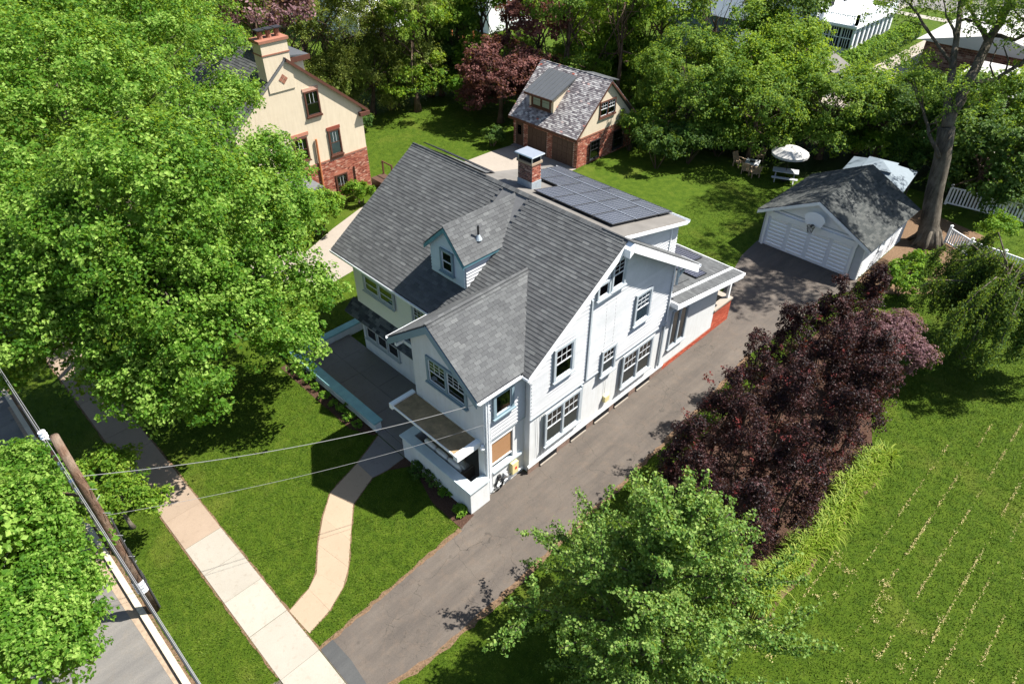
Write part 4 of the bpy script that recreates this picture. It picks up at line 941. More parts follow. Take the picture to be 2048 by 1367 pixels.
nrl=obj('roof',MB().prism([(nx+.12,nry,nrz-.15),(nx+.12,nry,nrz-.002),(nx+.12,nfy,zn(nfy)),(nx+.12,nfy,zn(nfy)-.15)],(-9.8,0,0)),'roof_base',Nh)
nl=math.hypot(nry-nfy,nrz-zn(nfy))
nit=lay(roof_frame((nx-9.68,nfy,zn(nfy)+.005),(1,0,0),(0,nry-nfy,nrz-zn(nfy))),9.8,nl,.18,.3,nrl,None,41,.01)+lay(roof_frame((nx+.12,pe.y+.15,zn(pe.y+.15)+.005),(-1,0,0),(0,nry-pe.y-.15,nrz-zn(pe.y+.15))),9.8,math.hypot(pe.y+.15-nry,nrz-zn(pe.y+.15)),.18,.3,nro,None,42,.01)
finish_pieces(nit,.18,'shingle',Nh,0,'slate',.025)
obj('rake_trim',MB().prism([(nx+.12,nry,nrz-.2),(nx+.12,nry,nrz+.03),(nx+.12,pe.y+.2,zn(pe.y+.2)+.03),(nx+.12,pe.y+.2,zn(pe.y+.2)-.2)],(.08,0,0)),'brown_trim',Nh)
obj('eave_return',MB().box(nx,nx+.3,pe.y-.5,pe.y+.25,zn(pe.y)-.5,zn(pe.y)-.25),'brown_trim',Nh)
cA=q5(300,190);cB=q5(480,170)
nch=obj('chimney',MB().box(nx-.95,nx+.06,cA.y,cB.y-.1,zn(nry)-1.8,cB.z-.05),'stucco_cream',Nh)
obj('chimney_band',MB().box(nx-1.0,nx+.1,cA.y-.04,cB.y-.06,cB.z-.75,cB.z-.68),'terracotta',nch)
obj('chimney_crown',MB().box(nx-1.05,nx+.14,cA.y-.1,cB.y,cB.z-.05,cB.z+.1),'terracotta',nch)
for i in range(3):
    y=cA.y+.35+i*.55; fp=obj('flue',MB().lathe([(.17,0),(.15,.4)],(nx-.45,y,cB.z+.1),8),'terracotta',nch)
    obj('flue_cap',MB().box(nx-.72,nx-.18,y-.24,y+.24,cB.z+.56,cB.z+.61),'black_metal',fp)
# its shed dormer on the far slope
obj('dormer_wall',MB().box(nx-3.6,nx-.9,9.6,11.3,7.6,9.55),'stucco_cream',Nh)
ndr=obj('dormer_roof',MB().prism([(nx-3.9,9.2,10.0),(nx-3.9,9.2,9.9),(nx-3.9,11.7,9.5),(nx-3.9,11.7,9.62)],(3.2,0,0)),'dark_metal_roof',Nh)
obj('dormer_fascia',MB().box(nx-.7,nx-.66,9.4,11.7,9.35,9.65),'brown_trim',Nh)
# porch with orange posts
obj('porch_roof',MB().prism([(nx-4,5.6,3.0),(nx-4,5.6,3.12),(nx+3.4,5.6,3.12),(nx+3.4,5.6,3.0)],(0,3.2,0)),'roof_base',Nh)
c0=onz(582,497)
for x,y in ((c0.x,c0.y),(c0.x-2.6,c0.y)): obj('porch_post',MB().box(x-.13,x+.13,y-.13,y+.13,0,3.0),'cedar_orange',Nh)
obj('back_stoop',MB().box(nx-.3,nx+1.0,14.7,15.8,0,.5),'door_brown',Nh)
for x in (nx-.2,nx+.9): obj('stoop_post',MB().box(x-.05,x+.05,15.7,15.8,.5,1.5),'brown_trim',Nh)
obj('stoop_rail',MB().bar((nx-.2,15.75,1.45),(nx+.9,15.75,1.45),.06,.08),'brown_trim',Nh)
# ================================================================ FAR HOUSES
Fh=thing('house','white house with balustraded sunroom beyond the clipped hedge','house',(-24,77.5,0))
obj('wall',MB().box(-34,-20.5,68.5,83.5,0,7.2),'paint_white',Fh)
fw=obj('sunroom_wall',MB().box(-20.5,-16.6,69.5,79.5,0,2.8),'paint_white',Fh)
obj('sunroom_roof',MB().box(-20.5,-16.2,69.1,79.9,2.8,3.05),'vinyl_white',Fh)
for i in range(9):
    y=69.6+i*1.2; obj('pilaster',MB().box(-16.6,-16.45,y,y+.4,0,2.8),'vinyl_white',fw)
    if i<8: obj('window',MB().box(-16.6,-16.56,y+.5,y+1.1,.8,2.7),'window_glass',fw)
for i in range(3):
    x=-20.2+i*1.25
    wn=obj('window',MB().box(x,x+1.0,69.43,69.5,.7,2.6),'interior_dark',fw)
    for k_ in range(1,4): obj('muntin',MB().box(x+k_*.25-.03,x+k_*.25+.03,69.4,69.43,.7,2.6),'vinyl_white',wn)
    obj('muntin',MB().box(x,x+1.0,69.395,69.425,1.65,1.75),'vinyl_white',wn)
def balus(a,b):
    a=Vector(a);b=Vector(b);bl_=obj('balustrade',MB().bar(a+Vector((0,0,.85)),b+Vector((0,0,.85)),.14,.1).bar(a+Vector((0,0,.1)),b+Vector((0,0,.1)),.12,.08),'vinyl_white',Fh)
    n=int((b-a).length/.25)
    for i in range(n):
        p=a.lerp(b,(i+.5)/n); obj('baluster',MB().box(p.x-.045,p.x+.045,p.y-.045,p.y+.045,p.z+.1,p.z+.82),'vinyl_white',bl_)
    for p in (a,b): obj('newel',MB().box(p.x-.14,p.x+.14,p.y-.14,p.y+.14,p.z,p.z+1.05),'vinyl_white',bl_)
balus((-16.5,69.5,3.05),(-16.5,79.5,3.05)); balus((-20.3,69.5,3.05),(-16.5,69.5,3.05))
for y in (71,74.5,78):
    obj('shutter_window',MB().box(-20.5,-20.44,y,y+1.1,4.0,6.0),'interior_dark',Fh)
for x in (-33,-29.5,-26,-22.5):
    obj('window',MB().box(x,x+1.1,68.43,68.5,4.2,6.0),'gazebo_grey',Fh); obj('window',MB().box(x,x+1.1,68.43,68.5,1,2.8),'gazebo_grey',Fh)
obj('roof',MB().prism([(-34.4,68.1,7.2),(-27.2,68.1,11),(-20.1,68.1,7.2)],(0,15.8,0)),'roof_felt',Fh)
struct('far_street',sheet([(-60,97),(30,97),(30,110),(-60,110)],.012),'asphalt_road')
struct('far_sidewalk',sheet([(-60,91.5),(30,91.5),(30,93.2),(-60,93.2)],.014),'concrete_new')
struct('far_walk',sheet([(-22.6,84.4),(-20.6,84.4),(-20.6,97),(-22.6,97)],.011),'concrete_new')
struct('far_driveway',sheet([(-13.0,54),(-9.6,54),(-9.6,91.5),(-13.0,91.5)],.012),'concrete_pad')
# low buildings behind the big tree
Lb=thing('house','low brick house with pale flat roofs behind the large trunk','house',(-4,78,0))
obj('wall',MB().box(-9.5,3,70,84,0,3.1),'mortar',Lb)
brick_wall('brick_field',Lb,(-9.5,70,0),(1,0,0),(0,-1,0),12.5,3.0,'brick_dark',(),.5,.2)
obj('roof',MB().prism([(-10.2,69.2,3.0),(-3.2,69.2,4.6),(3.6,69.2,3.0)],(0,15.5,0)),'canvas_white',Lb)
obj('carport_roof',MB().box(-3.5,6.5,58,67,2.6,2.8),'canvas_white',Lb)
obj('carport_wall',MB().box(-3,6,66.5,66.8,0,2.6),'brick_dark',Lb)
for x in (-3.2,1.5,6.2): obj('carport_post',MB().box(x-.1,x+.1,58.1,58.3,0,2.6),'paint_white',Lb)
struct('far_patio',sheet([(-3,52),(9,52),(9,58),(-3,58)],.013),'concrete_new')
Gs=thing('garden_shed','grey felt-roofed shed half hidden in the rear trees','shed',(-14,57,0))
obj('wall',MB().box(-15.8,-12.2,55.6,58.4,0,2.3),'picnic_grey',Gs)
obj('roof',MB().prism([(-16,55.3,2.3),(-14,55.3,3.2),(-12,55.3,2.3)],(0,3.4,0)),'roof_felt',Gs)
F2=thing('house','grey-roofed house showing between the conifers','house',(-28,62,0))
obj('wall',MB().box(-33,-24,58,66,0,4.5),'gazebo_grey',F2); obj('roof',MB().prism([(-33.4,57.5,4.4),(-33.4,62,7.6),(-33.4,66.5,4.4)],(9.8,0,0)),'gazebo_grey',F2)
F3=thing('house','pale house behind the yew trees with a white porch','house',(-62,36,0))
obj('wall',MB().box(-70,-60,34,44,0,6),'paint_white',F3); obj('roof',MB().prism([(-70.4,33.5,6),(-70.4,39,9.5),(-70.4,44.5,6)],(10.8,0,0)),'roof_felt',F3)
obj('porch',MB().box(-60,-57.5,35,43,2.7,2.95),'vinyl_white',F3)
for y in (35.2,37.8,40.4,42.8): obj('porch_post',MB().box(-57.8,-57.55,y-.1,y+.1,0,2.7),'vinyl_white',F3)
F4=thing('house','white house corner at the top edge left of the plum tree','house',(-52,52,0))
obj('wall',MB().box(-58,-50,48,56,0,5),'paint_white',F4); obj('roof',MB().prism([(-58.4,47.5,5),(-58.4,52,8),(-58.4,56.5,5)],(8.8,0,0)),'gazebo_grey',F4)
# orange play structure
pp=onz(905,95,1.2)
Pl=thing('play_structure','orange cedar play frame between the yews and plum tree','play structure',(pp.x,pp.y,0))
for dx,dy in ((0,0),(1.6,0),(0,1.6),(1.6,1.6)): obj('post',MB().box(pp.x+dx-.07,pp.x+dx+.07,pp.y+dy-.07,pp.y+dy+.07,0,3.0),'cedar_orange',Pl)
obj('deck',MB().box(pp.x-.1,pp.x+1.7,pp.y-.1,pp.y+1.7,1.35,1.45),'cedar_orange',Pl)
for z in (1.7,2.0,2.3): obj('rail',MB().box(pp.x-.1,pp.x+1.7,pp.y-.14,pp.y-.08,z,z+.15),'cedar_orange',Pl)
obj('ladder',MB().bar((pp.x-.3,pp.y-.9,0),(pp.x-.1,pp.y,1.5),.08,.08).bar((pp.x+.4,pp.y-.9,0),(pp.x+.5,pp.y,1.5),.08,.08).bar((pp.x-.2,pp.y-.5,.6),(pp.x+.45,pp.y-.5,.6),.06,.06).bar((pp.x-.15,pp.y-.25,1.0),(pp.x+.45,pp.y-.25,1.0),.06,.06),'cedar_orange',Pl)
# ================================================================ BACK GARDEN FURNITURE
tc=onz(1572,341,.75); ta=R(25)
Pt=thing('picnic_table','grey picnic table with two benches under the parasol','picnic table',(tc.x,tc.y,0),ta)
def lo(name,mb,mat,p): return obj(name,mb,mat,p,local=True)
for i in range(5): lo('plank',MB().box(-.9,.9,-.40+i*.162,-.40+i*.162+.152,.72,.76),'picnic_grey',Pt)
for s in (-1,1):
    for i in range(2): lo('bench_plank',MB().box(-.9,.9,s*.72-.15+i*.152,s*.72-.15+i*.152+.145,.43,.47),'picnic_grey',Pt)
    lo('leg',MB().bar((s*.65,-.62,.0),(s*.65,.2,.72),.07,.1).bar((s*.65,.62,0),(s*.65,-.2,.72),.07,.1).box(s*.65-.03,s*.65+.03,-.85,.85,.36,.43),'picnic_grey',Pt)
U=thing('patio_umbrella','white scalloped parasol open above the picnic table','umbrella',(tc.x,tc.y,.0),0)
um=MB();n=16
r0,zt,ze=1.3,2.55,2.12
ring=[(r0*math.cos(2*math.pi*i/n),r0*math.sin(2*math.pi*i/n)) for i in range(n)]
for i in range(n):
    a=ring[i];b=ring[(i+1)%n]; 
    mid=[(a[0]*.55,a[1]*.55,zt-.12),(b[0]*.55,b[1]*.55,zt-.12)]
    seg=MB().add([(0,0,zt),mid[0],mid[1]],[(0,1,2)]).add([mid[0],(a[0],a[1],ze),(b[0],b[1],ze),mid[1]],[(0,1,2,3)]).add([(a[0],a[1],ze),(a[0]*1.0,a[1]*1.0,ze-.16),(b[0],b[1],ze-.16),(b[0],b[1],ze)],[(0,1,2,3)])
    lo('canopy_panel',seg,'canvas_white',U)
lo('pole',MB().tube([(0,0,.02),(0,0,zt+.08)],.025,8),'black_metal',U)
lo('base',MB().lathe([(.25,0),(.25,.06),(.04,.1)],(0,0,0),14),'black_metal',U)
for i in range(8):
    t=2*math.pi*i/8; lo('rib',MB().bar((0,0,zt-.03),(r0*math.cos(t)*.98,r0*math.sin(t)*.98,ze-.01),.02,.02),'black_metal',U)
fc=onz(1505,325,.6); 
Ft=thing('fire_table','square grey fire table on the lawn among chairs','table',(fc.x,fc.y,0),R(20))
lo('top',MB().box(-.5,.5,-.5,.5,.6,.66),'picnic_grey',Ft); lo('body',MB().box(-.36,.36,-.36,.36,.03,.6),'chair_tan',Ft); lo('burner',MB().box(-.2,.2,-.2,.2,.66,.69),'black_metal',Ft)
def chair(px,py,rz,label):
    p=onz(px,py,.4); c=thing('garden_chair',label,'chair',(p.x,p.y,0),rz,'chairs around the fire table')
    lo('seat',MB().hexa([(-.28,-.28,.36),(.28,-.28,.36),(.28,.28,.32),(-.28,.28,.32),(-.28,-.28,.4),(.28,-.28,.4),(.28,.28,.36),(-.28,.28,.36)]),'chair_tan',c)
    for i in range(5): lo('back_slat',MB().bar((-.22+i*.11,.27,.36),(-.26+i*.13,.5,1.0),.09,.025,(0,1,0)),'chair_tan',c)
    for s in (-1,1):
        lo('leg',MB().box(s*.28-.03,s*.28+.03,-.3,-.22,0,.58),'chair_tan',c); lo('leg',MB().box(s*.28-.03,s*.28+.03,.2,.28,0,.58),'chair_tan',c)
        lo('arm',MB().box(s*.3-.06,s*.3+.06,-.34,.34,.58,.61),'chair_tan',c)
chair(1478,322,R(80),'tan slatted garden chair left of the fire table')
chair(1494,337,R(190),'tan slatted garden chair on the near side of the fire table')
chair(1517,312,R(-20),'tan slatted garden chair behind the fire table')
chair(1510,343,R(230),'tan slatted garden chair half in shade right of the fire table')
# gazebo
ga=onz(1757,340,2.5)
Gz=thing('gazebo','grey-blue canopy gazebo behind the white garage','gazebo',(ga.x,ga.y,0),R(8))
def hip(b,z0,z1,t,th=.05):
    P=[(-b,-b,z0),(b,-b,z0),(b,b,z0),(-b,b,z0),(-t,-t,z1),(t,-t,z1),(t,t,z1),(-t,t,z1)]
    return MB().hexa(P)
lo('canopy',hip(2.1,2.2,2.85,.75),'gazebo_grey',Gz); lo('vent_top',hip(.95,2.9,3.2,.12),'gazebo_grey',Gz)
for s in (-1,1):
    for t in (-1,1): lo('post',MB().box(s*1.9-.05,s*1.9+.05,t*1.9-.05,t*1.9+.05,0,2.22),'black_metal',Gz)
# fences
def fence(pts,h,label,sp=.15,pw=.07):
    f=thing('picket_fence',label,'fence',(pts[0][0],pts[0][1],0))
    for a,b in zip(pts[:-1],pts[1:]):
        a=Vector((a[0],a[1],0));b=Vector((b[0],b[1],0)); L=(b-a).length; n=int(L/sp)
        for z in (.14,h-.1): obj('rail',MB().bar(a+Vector((0,0,z)),b+Vector((0,0,z)),.05,.09),'vinyl_white',f)
        for i in range(1,n):
            p=a.lerp(b,i/n); obj('picket',MB().box(p.x-pw/2,p.x+pw/2,p.y-pw/2,p.y+pw/2,.1,h-.06),'vinyl_white',f)
    for p in pts: 
        po=obj('post',MB().box(p[0]-.07,p[0]+.07,p[1]-.07,p[1]+.07,0,h+.08),'vinyl_white',f); obj('post_cap',MB().hexa([(p[0]-.09,p[1]-.09,h+.08),(p[0]+.09,p[1]-.09,h+.08),(p[0]+.09,p[1]+.09,h+.08),(p[0]-.09,p[1]+.09,h+.08),(p[0]-.02,p[1]-.02,h+.15),(p[0]+.02,p[1]-.02,h+.15),(p[0]+.02,p[1]+.02,h+.15),(p[0]-.02,p[1]+.02,h+.15)]),'vinyl_white',po)
fa=[onz(1889,486),onz(1930,512),onz(1995,536),onz(2075,566)]
fence(fa,1.15,'white picket fence beside the big trunk, nearer of the two')
fb=[onz(1890,408),onz(1970,428),onz(2060,450)]
fence(fb,1.35,'white picket fence under dark shrubs, farther of the two',.2,.1)
# ================================================================ UTILITY POLE AND WIRES
px_,py_=-4.9,-10.62
Up=thing('utility_pole','brown wooden utility pole leaning over the road with cables and white plate','utility pole',(px_,py_,0))
obj('shaft',MB().tube([(px_,py_,-.1),(px_,py_,3),(px_,py_,6),(px_,py_,8.65)],[.18,.16,.14,.115],14),'pole_wood',Up,True)
obj('plate',MB().tube([(px_,py_,1.25),(px_,py_,1.85)],.2,14,False),'sign_white',Up)
for z in (1.35,1.5,1.65): obj('plate_rib',MB().tube([(px_,py_,z),(px_,py_,z+.03)],.206,14,False),'paint_blue_grey',Up)
obj('arm',MB().bar((px_-.1,py_-.1,6.1),(px_-1.6,py_-1.5,6.5),.07,.07).bar((px_-.1,py_-.1,5.7),(px_-1.4,py_-1.3,6.35),.05,.05),'pole_wood',Up)
lh=obj('lamp_head',MB().lathe([(.05,.12),(.2,.02),(.22,-.06),(.12,-.14)],(px_-1.8,py_-1.7,6.5),12),'steel',Up)
ins=obj('insulator',MB().lathe([(.05,0),(.11,.05),(.06,.1),(.11,.15),(.06,.2),(.1,.25),(.03,.3)],(px_-.22,py_-.2,8.55),10),'vinyl_white',Up)
obj('bracket',MB().bar((px_,py_,8.4),(px_-.22,py_-.2,8.56),.05,.05),'steel',Up)
for i,z in enumerate((7.9,7.65,7.4,7.2)): obj('fuse',MB().lathe([(.02,0),(.06,.04),(.05,.12),(.02,.16)],(px_-.24,py_-.22,z),8),'terracotta' if i<2 else 'steel',Up)
for z in (6.7,6.3,5.9,5.2,4.8,4.6): obj('clamp',MB().box(px_-.24,px_-.1,py_-.24,py_-.12,z,z+.12),'steel',Up)
for i in range(8): 
    t=i*.9; z=2.6+i*.55; obj('step_bolt',MB().bar((px_+.1,py_+.08,z),(px_+.27 if i%2 else px_-.05,py_+.25,z),.02,.02),'steel',Up)
obj('riser_cable',MB().tube([(px_+.12,py_+.17,.1),(px_+.13,py_+.16,3.4),(px_+.1,py_+.2,5)],.03,5),'cable_dark',Up)
lp=MB()
for zc in (2.1,3.3): lp.tube([(px_+.25+.16*math.cos(t),py_+.2,zc+.28*math.sin(t)) for t in np.linspace(0,2*math.pi,15)],.012,4)
obj('cable_loop',lp,'cable_dark',Up)
def cable(name,a,b,sag,r,mat,label,n=24,cat='cable',group=None):
    a=Vector(a);b=Vector(b); pts=[a.lerp(b,i/n)-Vector((0,0,sag*4*(i/n)*(1-i/n))) for i in range(n+1)]
    return tag(obj(name,MB().tube(pts,r,5),mat),label,cat,group)
yy=py_-.3
cable('power_line',(-45,yy,8.9),(px_-.22,py_-.2,8.86),.5,.009,'cable_grey','pale top power line running up the street from the pole')
cable('power_line',(px_-.22,py_-.2,8.86),(30,yy,8.9),.4,.009,'cable_grey','top power line running from the pole toward the bottom edge')
for i,(z,r,lb) in enumerate(((6.7,.012,'upper'),(6.3,.012,'second'),(5.9,.010,'third'),(5.2,.018,'thick black'),(4.8,.018,'lowest black'))):
    cable('street_cable',(-45,py_-.22,z+.2),(px_-.2,py_-.2,z),.5,r,'cable_dark' if i>1 else 'cable_grey',lb+' cable along the street, up-street of the pole')
    cable('street_cable',(px_-.2,py_-.2,z),(30,py_-.22,z+.2),.4,r,'cable_dark' if i>1 else 'cable_grey',lb+' cable along the street, down-street of the pole')
cable('service_drop',(px_+.1,py_+.12,7.0),(wr+.05,wf-.02,5.35),.45,.010,'cable_grey','thick pale twisted service wire from pole to porch gable corner')
cable('telephone_wire',(px_+.1,py_+.12,5.2),(wr+.05,wf-.02,4.2),.35,.006,'cable_grey','thin lower wire from pole to the porch corner')
cable('telephone_wire',(14,-10.9,5.2),(wr+.03,wf+.1,3.2),.3,.010,'cable_grey','thin wire from the porch corner toward the lower left, upper of two') if False else None
# ================================================================ PLANTS
def leaves(P,Nrm,L,W,rng,cl,droop=None):
    """rhombic folded leaves at points P with normals Nrm"""
    n=len(P); Nrm=Nrm/np.linalg.norm(Nrm,axis=1,keepdims=True)
    t=rng.normal(size=(n,3))
    if droop is not None: t=t*.6+droop
    t-=Nrm*(t*Nrm).sum(1,keepdims=True); t/=np.linalg.norm(t,axis=1,keepdims=True)+1e-9
    b=np.cross(Nrm,t); s=(L*rng.uniform(.65,1.25,n))[:,None]; fo=Nrm*s*.12
    A=P-t*s*.5; B=P+b*s*W*.5+fo; Cc=P+t*s*.5; D=P-b*s*W*.5+fo
    V=np.stack([A,B,Cc,D],1).reshape(-1,3); F=np.arange(4*n).reshape(n,4)
    return V,F,np.repeat(cl,4)
def lobes_pts(lobes,n,rng,shell=.62,up=-.45,cull=.72,gap=-.55):
    Lb=np.array(lobes,float); c=Lb[:,:3]; r=Lb[:,3:6]
    wgt=(r[:,0]*r[:,1]*r[:,2])**(2/3); k=rng.choice(len(Lb),size=int(n*2.2),p=wgt/wgt.sum())
    d=rng.normal(size=(len(k),3)); d/=np.linalg.norm(d,axis=1,keepdims=True)
    d[:,2]=np.where(d[:,2]<up,-d[:,2],d[:,2])
    rad=shell+(1-shell)*rng.random(len(k))**.55
    # lumpy outline
    ph=rng.uniform(0,6.28,3); lump=1+.10*np.sin(d[:,0]*7+ph[0]+k)*np.sin(d[:,1]*6+ph[1])+.07*np.sin(d[:,2]*9+ph[2])
    P=c[k]+d*r[k]*(rad*lump)[:,None]
    keep=np.ones(len(P),bool)
    for j in range(len(Lb)):
        q=((P-c[j])/r[j]); keep&=~((np.linalg.norm(q,axis=1)<cull)&(k!=j))
    # gaps between the boughs
    ph=rng.uniform(0,6.28,6); f=2.2/np.cbrt(np.median(r.prod(1)))
    nz=np.sin(P[:,0]*f+ph[0]+1.3*np.sin(P[:,1]*f*.7+ph[3]))+np.sin(P[:,1]*f*1.1+ph[1]+1.3*np.sin(P[:,2]*f*.8+ph[4]))+np.sin(P[:,2]*f*1.5+ph[2]+1.3*np.sin(P[:,0]*f*.9+ph[5]))
    keep&=nz>gap
    P=P[keep][:n];d=d[keep][:n]
    return P,d
def crown(lobes,nc,nl,L,rc,seed,W=.75,flat=.55,shell=.62,up=-.45,jit=.7,outw=.7,upw=.8,droop=None,cull=.72,gap=-.55):
    rng=np.random.default_rng(seed); P,d=lobes_pts(lobes,nc,rng,shell,up,cull,gap); n=len(P)
    cl=rng.random(n); sz=rng.uniform(.6,1.3,n)
    # leafy sprays that point outward and up
    ax=d*.75+np.array([0,0,.45])+rng.normal(size=(n,3))*.45; ax/=np.linalg.norm(ax,axis=1,keepdims=True)
    t=rng.random((n,nl,1))*1.7-.6
    ra=rng.normal(size=(n,nl,3)); ra-=ax[:,None,:]*(ra*ax[:,None,:]).sum(2,keepdims=True); ra/=np.linalg.norm(ra,axis=2,keepdims=True)+1e-9
    ra*=rng.random((n,nl,1))**.5*np.clip(.78-.5*np.clip(t,0,2),.12,1)
    off=(ax[:,None,:]*t*.8+ra)*rc*1.15; off[:,:,2]*=(.5+.5*flat)
    off*=sz[:,None,None]
    Q=(P[:,None,:]+off).reshape(-1,3)
    nr=(d[:,None,:]*outw+np.array([0,0,upw])+off/rc*.6+rng.normal(size=(n,nl,3))*jit).reshape(-1,3)
    c2=np.repeat(cl,nl)
    return leaves(Q,nr,L,W,rng,c2,droop)
def join(parts):
    V=[];F=[];A=[];b=0
    for v,f,a in parts: V.append(v);F.append(f+b);A.append(a);b+=len(v)
    return np.concatenate(V),np.concatenate(F),np.concatenate(A)
def leafobj(name,parts,mat,parent,mat4=None,local=False):
    v,f,a=join(parts) if isinstance(parts,list) else parts
    return link(name,arr_mesh(name,v,f,mat,a),parent,mat4,local)
def bent(a,b,n,r,amp):
    a=Vector(a);b=Vector(b); out=[]
    for i in range(n+1):
        t=i/n; p=a.lerp(b,t); j=amp*math.sin(math.pi*t)
        out.append(p+Vector((r.uniform(-1,1),r.uniform(-1,1),r.uniform(-.4,.6)))*j)
    return out
def woods(base,H0,tr,lobes,seed,bark,parent,top=None,limb=.35,sub=3):
    r=random.Random(seed); base=Vector(base); top=Vector(top) if top else base+Vector((r.uniform(-.4,.4),r.uniform(-.4,.4),H0))
    mb=MB(); pts=bent(base-Vector((0,0,.1)),top,6,r,.12)
    mb.tube(pts,[tr*1.5]+[tr*(1-.13*i) for i in range(1,7)],10)
    for l in lobes:
        c=Vector(l[:3]); rr=max(l[3:6]); st=base.lerp(top,r.uniform(.45,.95)); w_=tr*limb*(.6+.4*r.random())
        bp=bent(st,c,4,r,rr*.12); mb.tube(bp,[w_,w_*.8,w_*.6,w_*.45,w_*.3],6)
        for k in range(sub):
            d=Vector((r.gauss(0,1),r.gauss(0,1),r.gauss(.3,.7))).normalized(); e=c+Vector((d.x*l[3],d.y*l[4],d.z*l[5]))*.85
            mb.tube(bent(bp[r.randint(2,4)],e,3,r,rr*.08),[w_*.35,w_*.25,w_*.17,w_*.07],5)
    return obj('trunk',mb,bark,parent,True)
def tree(name,label,cat,base,H0,tr,lobes,leaf,bark='bark_grey',nc=700,nl=45,L=.2,rc=.6,seed=1,group=None,extra=None,top=None,core=0,**kw):
    t=thing(name,label,cat,(base[0],base[1],0),0,group)
    woods((base[0],base[1],0),H0,tr,lobes,seed,bark,t,top)
    cr=[crown(lobes,nc,nl,L,rc,seed,**kw)]
    if core: cr.append(crown([(l[0],l[1],l[2]-.2,l[3]*.8,l[4]*.8,l[5]*.8) for l in lobes],core,26,.2,.8,seed+3,shell=.1,cull=0,gap=-9))
    leafobj('crown',cr,leaf,t)
    if extra:
        for (lb,n2,l2,lf2) in extra: leafobj('crown_tips',crown(lb,n2,l2,L,rc*.8,seed+5,**kw),lf2,t)
    return t
def blob(c,r,n,seed,squash=.8):
    """cluster of lobes that fill a dome"""
    rg=random.Random(seed); out=[(c[0],c[1],c[2],r*.72,r*.72,r*.72*squash)]
    for i in range(n):
        a=2*math.pi*(i/n)+rg.uniform(-.3,.3); e=rg.uniform(-.35,.9); q=r*rg.uniform(.5,.68)
        out.append((c[0]+math.cos(a)*math.cos(e)*q,c[1]+math.sin(a)*math.cos(e)*q,c[2]+math.sin(e)*q*squash,*(r*rg.uniform(.34,.5),)*2,r*rg.uniform(.28,.42)*squash))
    return out
def shrub(name,label,c,r,h,leaf,nc=70,nl=40,L=.12,rc=.28,seed=1,group=None,cat='shrub',lob=5,**kw):
    t=thing(name,label,cat,(c[0],c[1],0),0,group); lb=blob((c[0],c[1],h*.5),r,lob,seed,h*.62/r)
    rg=random.Random(seed); mb=MB()
    for i in range(5):
        a=rg.uniform(0,6.28); mb.tube(bent((c[0]+.1*math.cos(a),c[1]+.1*math.sin(a),-.02),(c[0]+r*.6*math.cos(a),c[1]+r*.6*math.sin(a),h*.7),3,rg,.08),[.04,.03,.02,.01],5)
    obj('stems',mb,'bark_brown',t); leafobj('foliage',crown(lb,nc,nl,L,rc,seed,up=-.2,**kw),leaf,t)
    return t
# ---- big street maples, left
def PL(l):
    out=[]
    for (px,py,z,r) in l: p=onz(px,py,z); out.append((p.x,p.y,p.z,r,r,r*.78))
    return out
lob1=PL([(608,585,5.0,1.6),(575,690,4.4,1.5),(500,520,7,2.5),(455,620,6.2,2.2),(400,690,6,2.3),(372,785,4.6,1.6),(300,760,5,1.9),(250,660,6.5,2.4),(140,610,7.4,2.6),(330,560,8.2,2.8),(200,480,9.5,3.0),(420,420,9.3,3.0),(545,430,8,2.0),(530,325,8.5,1.6),(300,380,11,3.2),(50,560,8.5,2.6),(95,700,5.6,1.4),(200,760,4.8,1.3),(20,640,7.5,2.2),(140,540,8.6,2.4),(60,470,9.5,2.6),(15,715,6,1.6),(465,200,10,1.6),(570,350,7.2,1.15),(585,420,6,1.2)])
tree('maple_tree','broad bright green street maple nearest the front terrace','tree',(-18,-3.6),8.5,.42,lob1,'leaf_maple',nc=2500,nl=56,L=.15,rc=.55,seed=11,gap=-1.5,core=700,group='street maples',shell=.5,cull=.6)
lob2=PL([(100,330,10,3.6),(250,220,11,3.6),(415,250,10,2.1),(355,150,11,2.5),(300,90,12.5,3.6),(180,60,13,4.2),(30,150,12.5,4.2),(20,400,9.5,3.2),(340,40,12.5,2.5),(60,0,14,4.6),(260,0,13.5,3.8),(0,280,11,3.6),(150,180,12,3.8),(-20,60,13.5,4.4),(410,20,12,1.8),(440,90,11,1.6)])
tree('maple_tree','bright green maple at the top left edge, behind the nearer maple','tree',(-28.5,-2.5),10,.45,lob2,'leaf_maple',nc=2000,nl=52,L=.15,rc=.58,seed=12,gap=-1.5,core=700,group='street maples',shell=.5,cull=.6)
lob4=PL([(515,455,5.6,1.9),(560,480,4.4,1.5),(470,400,6.5,2.0),(590,430,4.2,1.2)])
tree('maple_tree','deep green smaller tree in front of the brick and stucco house wall','tree',(-22.6,4.2),5,.2,lob4,'leaf_maple_deep',nc=430,nl=44,L=.18,rc=.5,seed=14,shell=.5)
